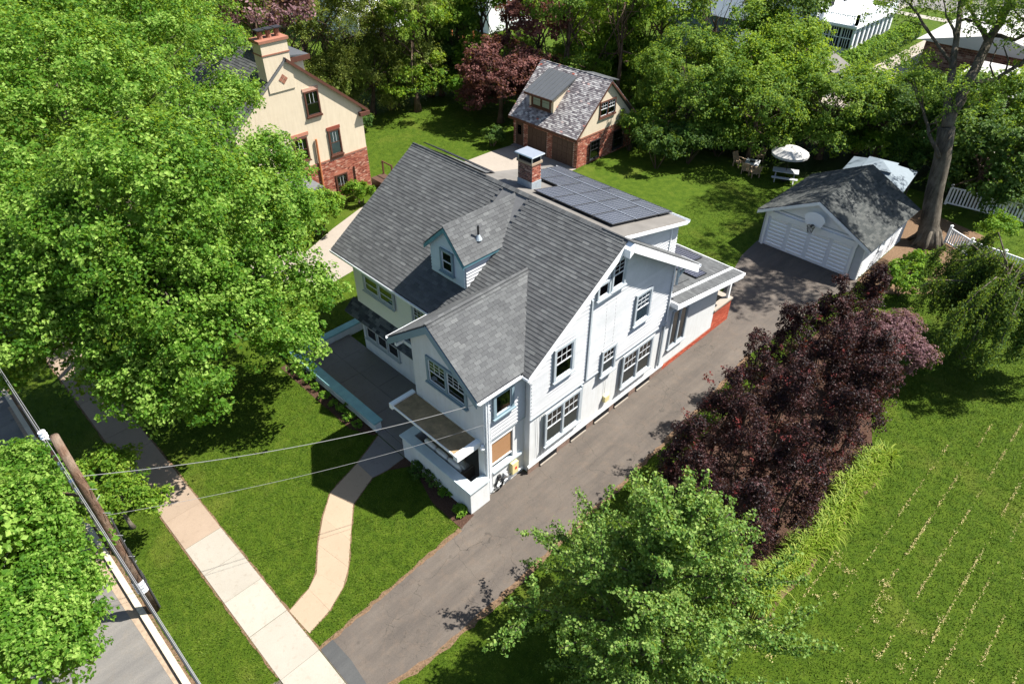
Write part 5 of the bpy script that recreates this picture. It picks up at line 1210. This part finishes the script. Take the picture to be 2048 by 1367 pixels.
# ---- street tree lower left
lob5=PL([(30,960,6.2,1.3),(90,1010,5.6,1.2),(20,1060,6.6,1.5),(110,1110,5.4,1.35),(40,1180,6.2,1.6),(135,1165,5.0,1.0),(100,1240,5.4,1.3),(30,1300,6,1.6),(110,1330,5.2,1.1),(-40,1100,7,2.0)])
tree('maple_tree','bright green street tree overhanging the road at the lower left edge','tree',(-6.5,-14.2),5.0,.22,lob5,'leaf_maple',nc=1250,nl=56,L=.105,rc=.34,seed=15,core=200,shell=.5,cull=.6)
c5=onz(225,975,2.6)
lob6=PL([(215,930,2.9,.75),(170,960,2.8,.7),(250,985,2.5,.75),(300,1010,2.2,.5),(190,1030,2.4,.6),(335,985,2.3,.3),(255,920,2.6,.5)])
tree('young_tree','small leafy green tree behind the utility pole on the verge','tree',(c5.x-.3,c5.y),2.2,.09,lob6,'leaf_maple_deep',nc=260,nl=34,L=.12,rc=.3,seed=16,shell=.3,cull=.4)
# ---- ginkgo, lower centre
def branchy(base,H0,levels,seed,L,ntw,leaf_per_m,rad,leaf,bark,parent):
    r=random.Random(seed); rng=np.random.default_rng(seed); wd=MB(); base=Vector(base); P=[];D=[]
    top=base+Vector((.15,.1,H0)); wd.tube(bent(base-Vector((0,0,.1)),top,6,r,.08),[.2,.16,.14,.11,.08,.05,.02],8)
    def leafy(pts,dens,rd):
        for a,b in zip(pts[:-1],pts[1:]):
            n=max(2,int((b-a).length*dens)); t=rng.random((n,1)); q=np.array(a)[None]*(1-t)+np.array(b)[None]*t
            o=rng.normal(size=(n,3)); o/=np.linalg.norm(o,axis=1,keepdims=True); P.append(q+o*rng.random((n,1))**.6*rd); D.append(o)
    for (zf_,ln,el,nb) in levels:
        for i in range(nb):
            a=2*math.pi*(i+r.random()*.6)/nb+zf_*9; st=base.lerp(top,zf_); l_=ln*r.uniform(.75,1.15); e=R(el+r.uniform(-8,8))
            en=st+Vector((math.cos(a)*math.cos(e),math.sin(a)*math.cos(e),math.sin(e)))*l_
            bp=bent(st,en,5,r,.1); bp=[p+Vector((0,0,.12*l_*(k/5)**2)) for k,p in enumerate(bp)]
            wd.tube(bp,[.06,.05,.04,.03,.02,.008],5); leafy(bp[1:],leaf_per_m,rad)
            for k in range(ntw):
                s=bp[r.randint(1,4)]; d=(en-st).normalized(); sd=Vector((r.gauss(0,1),r.gauss(0,1),r.gauss(.15,.5))).normalized()
                e2=s+(d*.75+sd*.8).normalized()*l_*r.uniform(.25,.5); tp=bent(s,e2,3,r,.05); wd.tube(tp,[.02,.015,.01,.005],4); leafy(tp,leaf_per_m*.9,rad*.85)
    leafy([base.lerp(top,.75),top],leaf_per_m,rad*.8)
    obj('trunk',wd,bark,parent,True)
    P=np.concatenate(P);D=np.concatenate(D); nr=D*.5+np.array([0,0,.6])+rng.normal(size=P.shape)*.7
    cl=np.clip(D[:,2]*.3+.5+rng.normal(size=len(P))*.15,0,1)  # leaves above each twig coloured lighter, sunlight put into the colour
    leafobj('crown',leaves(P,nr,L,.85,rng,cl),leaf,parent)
gk=onz(1275,1318,0)
Gk=thing('ginkgo_tree','blue-green young ginkgo with spiky branches at the bottom of the lawn','tree',(gk.x,gk.y,0))
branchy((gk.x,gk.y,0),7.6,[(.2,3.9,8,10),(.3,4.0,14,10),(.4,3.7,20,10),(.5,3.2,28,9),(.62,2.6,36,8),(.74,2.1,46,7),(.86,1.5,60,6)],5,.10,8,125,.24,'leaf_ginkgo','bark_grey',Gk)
# ---- purple columnar beeches
cols=[(5.2,6.4,4.3,.85),(6.6,5.2,4.2,.85),(8.4,5.2,4.8,.95),(5.0,9.0,5.0,.85),(6.7,7.8,5.0,.9),(8.75,7.8,5.3,1.0),(4.9,11.8,5.2,.85),(6.8,10.6,5.6,.95),(8.85,10.7,5.4,1.0),(5.0,14.8,5.1,.85),(6.8,13.6,5.6,.95),(8.7,13.6,5.0,1.0),(5.2,18.0,5.0,.85),(6.9,16.8,5.2,.95),(5.6,21.0,4.6,.8),(8.3,15.6,4.9,.95)]
words=['first purple beech column at the driveway end nearest the house','front purple beech column between driveway end and lawn corner','front purple beech column at the lawn corner above the lilies','second purple beech column along the driveway edge','second purple beech column in the middle row','second purple beech column along the lawn edge','third purple beech column along the driveway edge','third purple beech column in the middle row','third purple beech column along the lawn edge','fourth purple beech column along the driveway edge','fourth purple beech column in the middle row','last purple beech column along the lawn edge','fifth purple beech column along the driveway edge','rearmost purple beech column of the middle row by the rounded maple','last purple beech column of the driveway edge, farthest from the street','purple beech column on the lawn side touching the rounded maple']
for i,(x,y,h,r) in enumerate(cols):
    rg=random.Random(90+i); lb=[(x,y,h*.45,r,r,h*.48)]
    for k in range(7): 
        a=rg.uniform(0,6.28); lb.append((x+math.cos(a)*r*.55,y+math.sin(a)*r*.55,h*rg.uniform(.25,.86),r*.5,r*.5,h*.2))
    lb.append((x+rg.uniform(-.2,.2),y,h*.9,r*.42,r*.42,h*.16))
    t=thing('beech_tree',words[i],'tree',(x,y,0),0,'purple beech columns in the hedge')
    woods((x,y,0),h*.85,.07,lb[:4],90+i,'bark_brown',t,sub=1)
    leafobj('crown',crown(lb,200,42,.09,.28,90+i,flat=.9,upw=.35,jit=1.0),'leaf_purple',t)
    tips=[(x+rg.uniform(-.8,.8)*r,y+rg.uniform(-.8,.8)*r,h*rg.uniform(.4,.98),.2,.2,.2) for k in range(9)]
    leafobj('young_leaves',crown(tips,16,9,.085,.16,190+i),'leaf_crimson',t)
# ---- Japanese maple, dome
jm=Vector((7.45,18.7,0))
lbj=blob((jm.x,jm.y,2.4),2.35,13,44,.75)
tree('japanese_maple','rounded dusky purple maple at the far end of the beech hedge','tree',(jm.x,jm.y),1.9,.13,lbj,'leaf_plum','bark_brown',nc=620,nl=46,L=.12,rc=.34,seed=44,W=.5,flat=.35,shell=.7,upw=1.2,jit=.5)
# ---- lily border (one mass of blades)
def blades(spots,seed,hmin,hmax,w,nb,mat,name,lean,kind='stuff'):
    rng=np.random.default_rng(seed); V=[];F=[];A=[];b=0
    for (x,y) in spots:
        n=nb; a=rng.uniform(0,2*math.pi,n); h=rng.uniform(hmin,hmax,n); ln=rng.uniform(.4,1)*lean*h*rng.uniform(.5,1.3,n)
        d=np.stack([np.cos(a),np.sin(a),np.zeros(n)],1); s=np.stack([-np.sin(a),np.cos(a),np.zeros(n)],1)*w
        p0=np.array([x,y,.01])+d*rng.random((n,1))*.12; p1=p0+d*ln[:,None]*.4+np.array([0,0,1])*(h*.8)[:,None]; p2=p0+d*ln[:,None]*1.0+np.array([0,0,1])*(h*.9)[:,None]; p3=p0+d*ln[:,None]*1.5+np.array([0,0,1])*(h*.55)[:,None]
        q=np.stack([p0-s,p0+s,p1-s*.9,p1+s*.9,p2-s*.6,p2+s*.6,p3-s*.1,p3+s*.1],1).reshape(-1,3)
        f=[]
        base=np.arange(n)[:,None]*8+b
        for k in (0,2,4): f.append(base+np.array([[k,k+1,k+3,k+2]]))
        V.append(q);F.append(np.concatenate(f));A.append(np.repeat(rng.random(n)*.6+rng.random()*.4,8));b+=len(q)
    o=link(name,arr_mesh(name,np.concatenate(V),np.concatenate(F),mat,np.concatenate(A)),None); 
    return o
rg=random.Random(7); sp=[]
for i in range(120):
    t=i/119; y=4.3+t*10.2; x=9.85+.35*math.sin(y*.9)*.4+.15*t
    sp+=[(x+.12+rg.uniform(-.3,.25)+.12*math.sin(y*3.1),y+rg.uniform(-.1,.1)) for k in range(4)]
tag(blades(sp,3,.4,.72,.02,16,'leaf_lime','lily_border',.75),'yellow-green strap-leaved lilies edging the purple hedge','lilies',kind='stuff')
# ---- weeping tree
wt=onz(1922,715)
def weeping(base,H0,rad,seed,parent,leaf):
    r=random.Random(seed); rng=np.random.default_rng(seed); wd=MB(); base=Vector(base); P=[];D=[]
    top=base+Vector((.3,.4,H0*.8)); wd.tube(bent(base,top,5,r,.15),[.22,.18,.16,.13,.1,.07],8)
    for i in range(46):
        a=2*math.pi*i/46*3+r.random(); l_=rad*r.uniform(.35,1.05); st=base.lerp(top,r.uniform(.65,1)); pk=st+Vector((math.cos(a)*l_*.55,math.sin(a)*l_*.55,H0*.32*r.uniform(.4,1)))
        en=base+Vector((math.cos(a)*l_,math.sin(a)*l_,H0*r.uniform(.5,.8)))
        br=[st.lerp(pk,.5)+Vector((0,0,.25)),pk,pk.lerp(en,.5)+Vector((0,0,.25)),en]; wd.tube([st]+br,[.055,.045,.035,.022,.012],5)
        for k in range(18):
            s=br[r.randint(0,2)].lerp(br[r.randint(1,3)],r.random()); dl=r.uniform(.8,2.6)*H0/6; a2=a+r.uniform(-.9,.9)
            e=s+Vector((math.cos(a2)*.5*r.random(),math.sin(a2)*.5*r.random(),-dl)); e.z=max(e.z,.5); m=s.lerp(e,.4)+Vector((math.cos(a2)*.25,math.sin(a2)*.25,.15))
            wd.tube([s,m,e],[.012,.008,.004],3,False)
            for (p,q) in ((s,m),(m,e)):
                n=max(2,int((q-p).length*75)); t=rng.random((n,1)); P.append(np.array(p)*(1-t)+np.array(q)*t+rng.normal(size=(n,3))*.09); D.append(np.tile([[math.cos(a),math.sin(a),.2]],(n,1)))
    obj('trunk',wd,'bark_grey',parent,True); P=np.concatenate(P);D=np.concatenate(D)
    nr=D+rng.normal(size=P.shape)*.7+np.array([0,0,.4]); leafobj('crown',leaves(P,nr,.13,.5,rng,rng.random(len(P)),np.array([0,0,-1.2])),leaf,parent)
Wt=thing('weeping_tree','weeping cherry tree with trailing branches by the picket fence','tree',(wt.x,wt.y,0))
weeping((wt.x,wt.y,0),5.6,3.9,8,Wt,'leaf_weep')
# ---- bushes by the white garage
b1=onz(1800,572,.6)
shrub('garden_bush','rounded bright green bush beside the white garage wall',(b1.x,b1.y),1.35,1.7,'leaf_bright',150,44,.13,.3,51)
b2=onz(1840,528,.6); shrub('garden_bush','low green bush in front of the big trunk',(b2.x,b2.y),1.1,1.2,'leaf_bright',100,44,.13,.3,52)
b3=onz(1990,470,.8); shrub('garden_bush','loose green shrub behind the near picket fence',(b3.x,b3.y),1.2,2.0,'leaf_bright',80,34,.13,.32,53)
# ---- the big trunk tree
bt=onz(1852,488)
Bt=thing('shade_tree','huge grey-trunked shade tree rising beside the white garage','tree',(bt.x,bt.y,0))
wd=MB(); r=random.Random(4)
fork=onz(1893,255,7.0); b0=Vector((bt.x,bt.y,0))
wd.tube([b0-Vector((0,0,.1)),b0+Vector((0,0,.45)),b0.lerp(fork,.18),b0.lerp(fork,.45)+Vector((-.05,0,0)),b0.lerp(fork,.75)+Vector((.05,.05,0)),fork],[.95,.72,.56,.5,.47,.46],18)
for i in range(8):
    a=2*math.pi*i/8+.2; wd.tube([(bt.x+math.cos(a)*.4,bt.y+math.sin(a)*.4,1.1),(bt.x+math.cos(a)*.72,bt.y+math.sin(a)*.72,.35),(bt.x+math.cos(a)*1.2,bt.y+math.sin(a)*1.2,-.08)],[.12,.17,.05],7)
PZ=lambda *l:[onz(*q) for q in l]
lim=[([fork]+PZ((1932,170,9),(1980,75,11),(2035,-15,13.5)),.34),([fork]+PZ((1899,175,8.8),(1912,85,10.8),(1925,-40,13.5)),.25),(PZ((1940,168,9.1),(1990,160,9.2),(2060,115,10.5)),.15),(PZ((1878,315,5.6),(1858,268,6.6),(1846,215,7.6)),.12),(PZ((1975,85,10.8),(1945,25,12),(1890,-40,13.2)),.14),(PZ((1905,130,9.8),(1865,75,11),(1820,10,12.2)),.11),(PZ((1985,70,11.1),(2030,80,11.2),(2075,60,12)),.13)]
ends=[]
for l_,w_ in lim:
    n_=len(l_); bp=[]
    for q_ in range(n_-1): bp+=bent(l_[q_],l_[q_+1],3,r,.08)[:-1]
    bp.append(l_[-1]); wd.tube(bp,[w_*(1-.5*i/len(bp)) for i in range(len(bp))],8); b=l_[-1]; ends.append(b)
    for k in range(5):
        st=bp[-1-k%4]; e=st+Vector((r.uniform(-2.4,2.4),r.uniform(-2.4,2.4),r.uniform(-.3,2.6))); wd.tube(bent(st,e,4,r,.25),[w_*.4,w_*.32,w_*.24,w_*.15,w_*.05],6); ends.append(e)
obj('trunk',wd,'bark_grey',Bt,True)
lbt=[(e.x,e.y,e.z+.2,1.8,1.8,1.2) for e in ends]
hi=[(5,38,16.5,2.6,2.6,1.3),(6.8,36,17.5,2.6,2.6,1.3),(3,35.5,17,2.6,2.6,1.3),(7.4,32,17.5,2.8,2.8,1.3),(5.5,30.5,17,2.6,2.6,1.2),(9,39,17,2.6,2.6,1.3),(3.2,39.5,17.5,2.6,2.6,1.3),(9.4,34.5,18,2.6,2.6,1.3),(6,33.5,19.5,3,3,1.3)]
leafobj('crown',[crown(lbt,1000,26,.13,.42,77,shell=.2,cull=.1,gap=-9),crown(hi,330,30,.2,.6,78,shell=.2,cull=.1,gap=-.6)],'leaf_green',Bt)
# ---- rear band of trees
def bgtree(name,label,px,py,z,base_off,r,h,leaf,seed,nc=420,nl=38,L=.24,rc=.7,n=9,sq=.95,group='trees at the back of the gardens',bark='bark_brown',**kw):
    c=onz(px,py,z); lb=blob((c.x,c.y,z),r,n,seed,sq); rq=random.Random(seed)
    lb+=[(c.x+math.cos(t_)*r*.62,c.y+math.sin(t_)*r*.62,max(1.3,z*rq.uniform(.28,.5)),r*.42,r*.42,r*.36) for t_ in [rq.uniform(0,6.28)+k_*1.05 for k_ in range(6)]]
    return tree(name,label,'tree',(c.x,c.y),z,.25,lb,leaf,bark,nc,nl,L,rc,seed,group,**kw)
bgtree('shade_tree','large mid-green tree directly right of the brick garage',1385,165,4.9,0,4.6,11,'leaf_green',61,1000,44,.18,.58)
bgtree('shade_tree','bright green tree right of the large rear tree, below the white house',1565,95,6.2,0,4.2,11,'leaf_maple_deep',62,680,35,.2,.6)
bgtree('shade_tree','green tree behind the parasol',1520,215,4.2,0,3.2,7,'leaf_green',63,357,34,.18,.55)
bgtree('shade_tree','dark green tree behind the gazebo, left of the trunk',1665,215,4.0,0,3.4,7,'leaf_green',64,408,34,.18,.55)
bgtree('shade_tree','dark tree behind the gazebo and trunk',1780,225,3.8,0,3.2,7,'leaf_dark',65,365,34,.18,.55)
bgtree('shade_tree','sunlit green tree above the gazebo below the far driveway',1740,205,4.0,0,3.2,8,'leaf_maple_deep',66,408,34,.2,.6)
bgtree('shade_tree','dark large-leaved tree under the right edge, behind the far fence',1985,320,3.4,0,3.3,6,'leaf_dark',67,357,30,.26,.6)
bgtree('shade_tree','dark green tree at the right edge above the far fence',2050,215,4.6,0,3.6,8,'leaf_green',68,357,32,.22,.6)
bgtree('shade_tree','dark shrubby tree right of the trunk below its fork',1925,275,3.6,0,2.8,6,'leaf_dark',69,330,36,.22,.55)
bgtree('shade_tree','green tree overhanging the top edge before the white house',1570,0,9.0,0,3.4,12,'leaf_dark',70,357,32,.24,.7)
bgtree('shade_tree','light green tree left of the large rear tree at the top edge',1330,20,8.0,0,4.2,11,'leaf_green',71,408,34,.24,.7)
bgtree('shade_tree','green tree between the plum and the conifers at the top edge',965,-10,8.5,0,3.0,11,'leaf_maple_deep',72,420,40,.26,.75)
bgtree('shade_tree','deep green tree behind the red plum foliage',915,50,6.0,0,2.4,10,'leaf_green',73,420,38,.25,.7)
bgtree('plum_tree','wine red plum tree behind the brick garage roof, upper of two',1075,45,7.0,0,3.5,9,'leaf_plum_red',74,430,38,.22,.55,n=8,sq=.7,flat=.4)
bgtree('plum_tree','wine red plum tree left of the brick garage, lower of two',1000,140,4.4,0,3.5,7,'leaf_plum_red',75,480,40,.2,.55,n=9,sq=.75,flat=.4)
bgtree('copper_beech','dark copper tree at the top edge behind the chimney',495,15,11,0,4.4,13,'leaf_plum',76,350,36,.26,.7)
# yews and shrubs, left rear
for i,(px,py,z,r_,lb_) in enumerate(((600,45,8.0,4.6,'olive green yew tree directly behind the chimney house'),(690,60,6.5,4.4,'olive green yew tree in the middle of the rear yew row'),(790,75,5.5,4.0,'olive green yew tree at the right of the rear yew row'),(735,135,4.0,3.0,'olive green yew tree with a thick trunk nearest the rear lawn'),(850,20,7.5,3.6,'olive green yew tree at the top edge beside the play frame'),(650,160,3.6,2.6,'shaded yew tree close to the stucco house corner'))):
    bgtree('yew_tree',lb_,px,py,z,0,r_,9,'leaf_olive',81+i,470,34,.2,.6,n=10,flat=.8,W=.35,group='yew trees behind the lawn',droop=np.array([0,0,-.5]))
def sh(px,py,z,r_,h,leaf,seed,lb_,**k):
    c=onz(px,py,z); return shrub('garden_shrub',lb_,(c.x,c.y),r_,h,leaf,seed=seed,**k)
sh(850,168,.9,1.7,2.2,'leaf_bright',91,'bright green shrub at the far edge of the rear lawn',nc=130,L=.18,rc=.4)
sh(795,195,.8,1.8,1.9,'leaf_dark',92,'dark shrub below the yews at the lawn edge',nc=120,L=.18,rc=.4)
sh(715,250,.6,1.5,1.5,'leaf_dark',96,'dark low shrub behind the stucco house corner',nc=90,L=.18,rc=.4)
sh(935,190,1.4,1.6,3.0,'leaf_bright',93,'light green shrub left of the brick garage under the plum',nc=140,L=.17,rc=.4)
sh(985,275,.7,1.0,1.5,'leaf_dark',94,'dark shrub against the brick garage corner',nc=70,L=.15,rc=.32)
sh(720,388,.7,1.05,1.6,'leaf_bright',95,'bright shrub against the brick wall below the roof edge',nc=90,L=.14,rc=.3)
sh(632,425,1.6,1.75,3.2,'leaf_bright',97,'large rounded shrub before the brick wall beside the orange post',nc=210,L=.15,rc=.36)
num=['first','second','third','fourth','fifth','sixth','seventh','eighth','ninth','tenth','eleventh','twelfth','thirteenth','fourteenth','fifteenth','sixteenth']
for i,(px,py,r_,h) in enumerate(((1262,262,1.6,3.2),(1318,296,2.0,3.2),(1380,290,2.0,3.0),(1440,278,2.0,2.8),(1500,266,2.0,2.6),(1560,258,2.0,2.6),(1620,262,2.1,2.8),(1680,270,2.1,3.0),(1745,262,2.2,3.2),(1820,280,2.2,3.2),(1880,300,2.3,3.0),(1930,345,2.2,2.8),(1985,365,2.2,2.8),(2045,385,2.2,3.0))):
    p=onz(px,py,h*.5); shrub('understory_shrub',num[i]+' dark understory shrub counting right from the brick garage',(p.x,p.y),r_,h,'leaf_dark' if i%3 else 'leaf_green',130,34,.17,.42,300+i,'dark shrubs below the rear trees')
# arborvitae conifers
def cone(px,py,z0,h,r_,seed,lb_):
    c=onz(px,py,z0); rg=random.Random(seed); lb=[]
    for k in range(9):
        f=k/8; lb.append((c.x+rg.uniform(-.15,.15),c.y+rg.uniform(-.15,.15),.6+f*(h-.9),r_*(1-f*.85),r_*(1-f*.85),h*.13))
    t=thing('arborvitae',lb_,'tree',(c.x,c.y,0),0,'arborvitae behind the brick garage'); woods((c.x,c.y,0),h*.9,.1,[],seed,'bark_brown',t)
    leafobj('crown',crown(lb,200,32,.17,.42,seed,flat=.9,upw=.4,cull=.55),'leaf_green',t)
for i,(px,py) in enumerate(((1140,90),(1152,138),(1180,118),(1208,150),(1235,128),(1262,160),(1262,100),(1215,85),(1165,75))):
    cone(px,py,2,7.2+(i%3)*.6,1.75,101+i,num[i]+' arborvitae of the screen behind the brick garage, from the left and front')
for i,(px,py,z,r_,lf,lb_) in enumerate(((1440,40,8,4.4,'leaf_green','tall green tree at the top edge above the large rear tree'),(1250,5,9,4.2,'leaf_maple_deep','light green tree at the top edge above the arborvitae'),(1140,0,9,4.0,'leaf_green','green tree at the top edge right of the upper plum'),(760,0,9,4.6,'leaf_olive','olive tree at the top edge behind the yew row'),(640,0,9,4.4,'leaf_olive','olive tree at the top edge right of the copper tree'),(560,60,8,4.0,'leaf_olive','olive tree between chimney and yew row'),(1500,150,5.5,3.4,'leaf_maple_deep','sunlit tree between the large rear tree and the parasol'),(1590,160,5,3.0,'leaf_maple_deep','sunlit tree below the far clipped hedge'),(1850,205,4.5,2.9,'leaf_green','green tree in front of the pale flat roofs'),(1960,215,5,3.2,'leaf_green','green tree below the pale roofs near the right edge'),(1625,-10,8,2.6,'leaf_dark','dark tree before the white house wall'),(880,120,3.2,2.4,'leaf_dark','dark tree behind the bright lawn-edge shrub'),(820,30,8,3.6,'leaf_maple_deep','green tree at the top edge beside the yews'),(1150,20,6.5,2.6,'leaf_green','green tree behind the left arborvitae'),(1200,40,6.5,3.4,'leaf_maple_deep','light green tree above the middle arborvitae'),(1290,60,6,3.4,'leaf_green','green tree left of the large rear tree'),(1020,-25,9,3.0,'leaf_green','green tree at the top edge behind the plums'),(915,0,8,3.2,'leaf_maple_deep','green tree at the top edge above the play frame'))):
    bgtree('shade_tree',lb_,px,py,z,0,r_,9,lf,400+i,400,34,.2,.62,gap=-.4)
# clipped hedge by the far driveway
Hd=thing('clipped_hedge','long clipped light green hedge beside the far white house','hedge',(-15,71,0))
ha=Vector((-15.1,58.5,0));hbv=Vector((-15.1,88,0)); lb=[(-14.4,56.5+i*1.0,.95,.95,.7,.95) for i in range(26)]
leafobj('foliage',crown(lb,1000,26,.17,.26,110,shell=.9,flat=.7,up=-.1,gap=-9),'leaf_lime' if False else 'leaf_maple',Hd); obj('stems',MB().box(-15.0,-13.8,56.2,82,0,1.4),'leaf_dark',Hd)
# ---- bed plants along the terrace wall (each its own)
pm=leaves  # noqa
pv=crown(blob((0,0,.2),.26,4,5,.8),26,16,.075,.1,5,up=-.1); pme=arr_mesh('foliage',pv[0],pv[1],'leaf_bright',pv[2])
order=['first','second','third','fourth','fifth','sixth','seventh','eighth','ninth']
spots=[q2(90,415),q2(125,455),q2(178,488),q2(220,530),q2(268,583),q2(318,628),q2(366,662),q2(415,712),q2(468,752)]
for i,p in enumerate(spots):
    t=thing('bed_plant',order[i]+' small green plant from the left in the mulch before the terrace wall','plant',(p.x,p.y,.014),i*1.3,'small plants in the terrace bed')
    s=.9+.25*((i*7)%5)/5; link('foliage',pme,t,Matrix.Diagonal((s,s,s,1)),True); obj('stems',MB().tube([(0,0,-.02),(0,0,.2)],.02,5),'bark_brown',t,local=True)
for i,(a,b,r_,h,lf,lb_) in enumerate(((830,1035,.5,.6,'leaf_dark','dark shrub in the bed beside the porch step'),(925,1080,.5,.6,'leaf_dark','dark shrub with pale blooms before the porch knee wall'),(985,1150,.28,.3,'leaf_bright','small bright plant before the porch knee wall'),(1070,1260,.24,.28,'leaf_bright','small bright plant at the driveway corner of the porch bed'))):
    p=q2(a,b); shrub('bed_shrub',lb_,(p.x,p.y),r_,h,lf,36,26,.09,.16,120+i)
# low plants on the right of the driveway edge under the hedge: grass clippings
rng=np.random.default_rng(9); P=[]
for (x,y0,y1,n) in ((11.85,6.5,18,420),(12.78,5,20,800),(13.72,3.5,21,900),(14.72,2.5,19,900),(15.3,5,18,380),(16.15,4,17,600),(17.1,6,18,420),(10.9,5,9,160)):
    yy_=y0+(y1-y0)*rng.random(n); g=(np.sin(yy_*1.7+x*3)+np.sin(yy_*.63+x)+np.sin(yy_*4.1+x*7)+rng.normal(size=n)*.9)>-.2; yy_=yy_[g]
    P.append(np.stack([x+rng.normal(size=len(yy_))*.028,yy_,np.full(len(yy_),.055)+rng.random(len(yy_))*.02],1))
for k in range(26):
    c=(rng.uniform(10.5,15),rng.uniform(3,9)); n=22; P.append(np.stack([c[0]+rng.normal(size=n)*.09,c[1]+rng.normal(size=n)*.09,np.full(n,.06)+rng.random(n)*.02],1))
P=np.concatenate(P); nr=np.tile([[0,0,1.]],(len(P),1))+rng.normal(size=P.shape)*.4
o=leafobj('grass_clippings',leaves(P,nr,.062,.4,rng,rng.random(len(P))),'clipping',None); tag(o,'pale dried grass clippings lying in mown rows on the right lawn','grass clippings',kind='stuff')
# ---- lawn blades
rng=np.random.default_rng(21); B=[]
def field(x0,x1,y0,y1,dens):
    n=int((x1-x0)*(y1-y0)*dens); return np.stack([rng.uniform(x0,x1,n),rng.uniform(y0,y1,n)],1)
B=np.concatenate([field(-14,.6,-10.85,0,420),field(-24,-13,-10.8,6,120),field(2.6,19,-8,28,330),field(-9,3.5,18.5,37.5,200),field(-38,-18,14,36,110),field(8,20,28,40,120)])
from itertools import chain
def inpolys(Q,polys):
    m=np.zeros(len(Q),bool)
    for pg in polys:
        p=np.array([(a[0],a[1]) for a in pg]); c=np.zeros(len(Q),bool); j=len(p)-1
        for i in range(len(p)):
            yi,yj=p[i,1],p[j,1]; xi,xj=p[i,0],p[j,0]
            with np.errstate(divide='ignore',invalid='ignore'):
                c^=((yi>Q[:,1])!=(yj>Q[:,1]))&(Q[:,0]<(xj-xi)*(Q[:,1]-yi)/(yj-yi)+xi)
            j=i
        m|=c
    return m
B=B[~inpolys(B,PAVED+[[(-13.5,0),(.2,0),(.2,18.6),(-13.5,14)],[(-3.2,27),(3.3,27),(3.3,34),(-3.2,34)],[(-25.2,27),(-18.2,27),(-18.2,34),(-25.2,34)],[(-13.5,-.1),(-4.3,-.1),(-4.3,4.2),(-13.5,4.2)]])]
n=len(B); a=rng.uniform(0,6.283,n); h=rng.uniform(.03,.075,n); wd_=.016
d=np.stack([np.cos(a),np.sin(a)],1); t=rng.normal(size=(n,2))*.035
V=np.zeros((n,3,3)); V[:,0,:2]=B-d*wd_; V[:,1,:2]=B+d*wd_; st=np.where(np.floor(B[:,0]/.95)%2==0,1,-1)*.028; V[:,2,:2]=B+t; V[:,2,1]+=st; V[:,2,2]=h
o=link('grass',arr_mesh('grass',V.reshape(-1,3),np.arange(3*n).reshape(n,3),'grass_blade'),None); tag(o,'mown green lawn grass around the house','grass',kind='stuff')
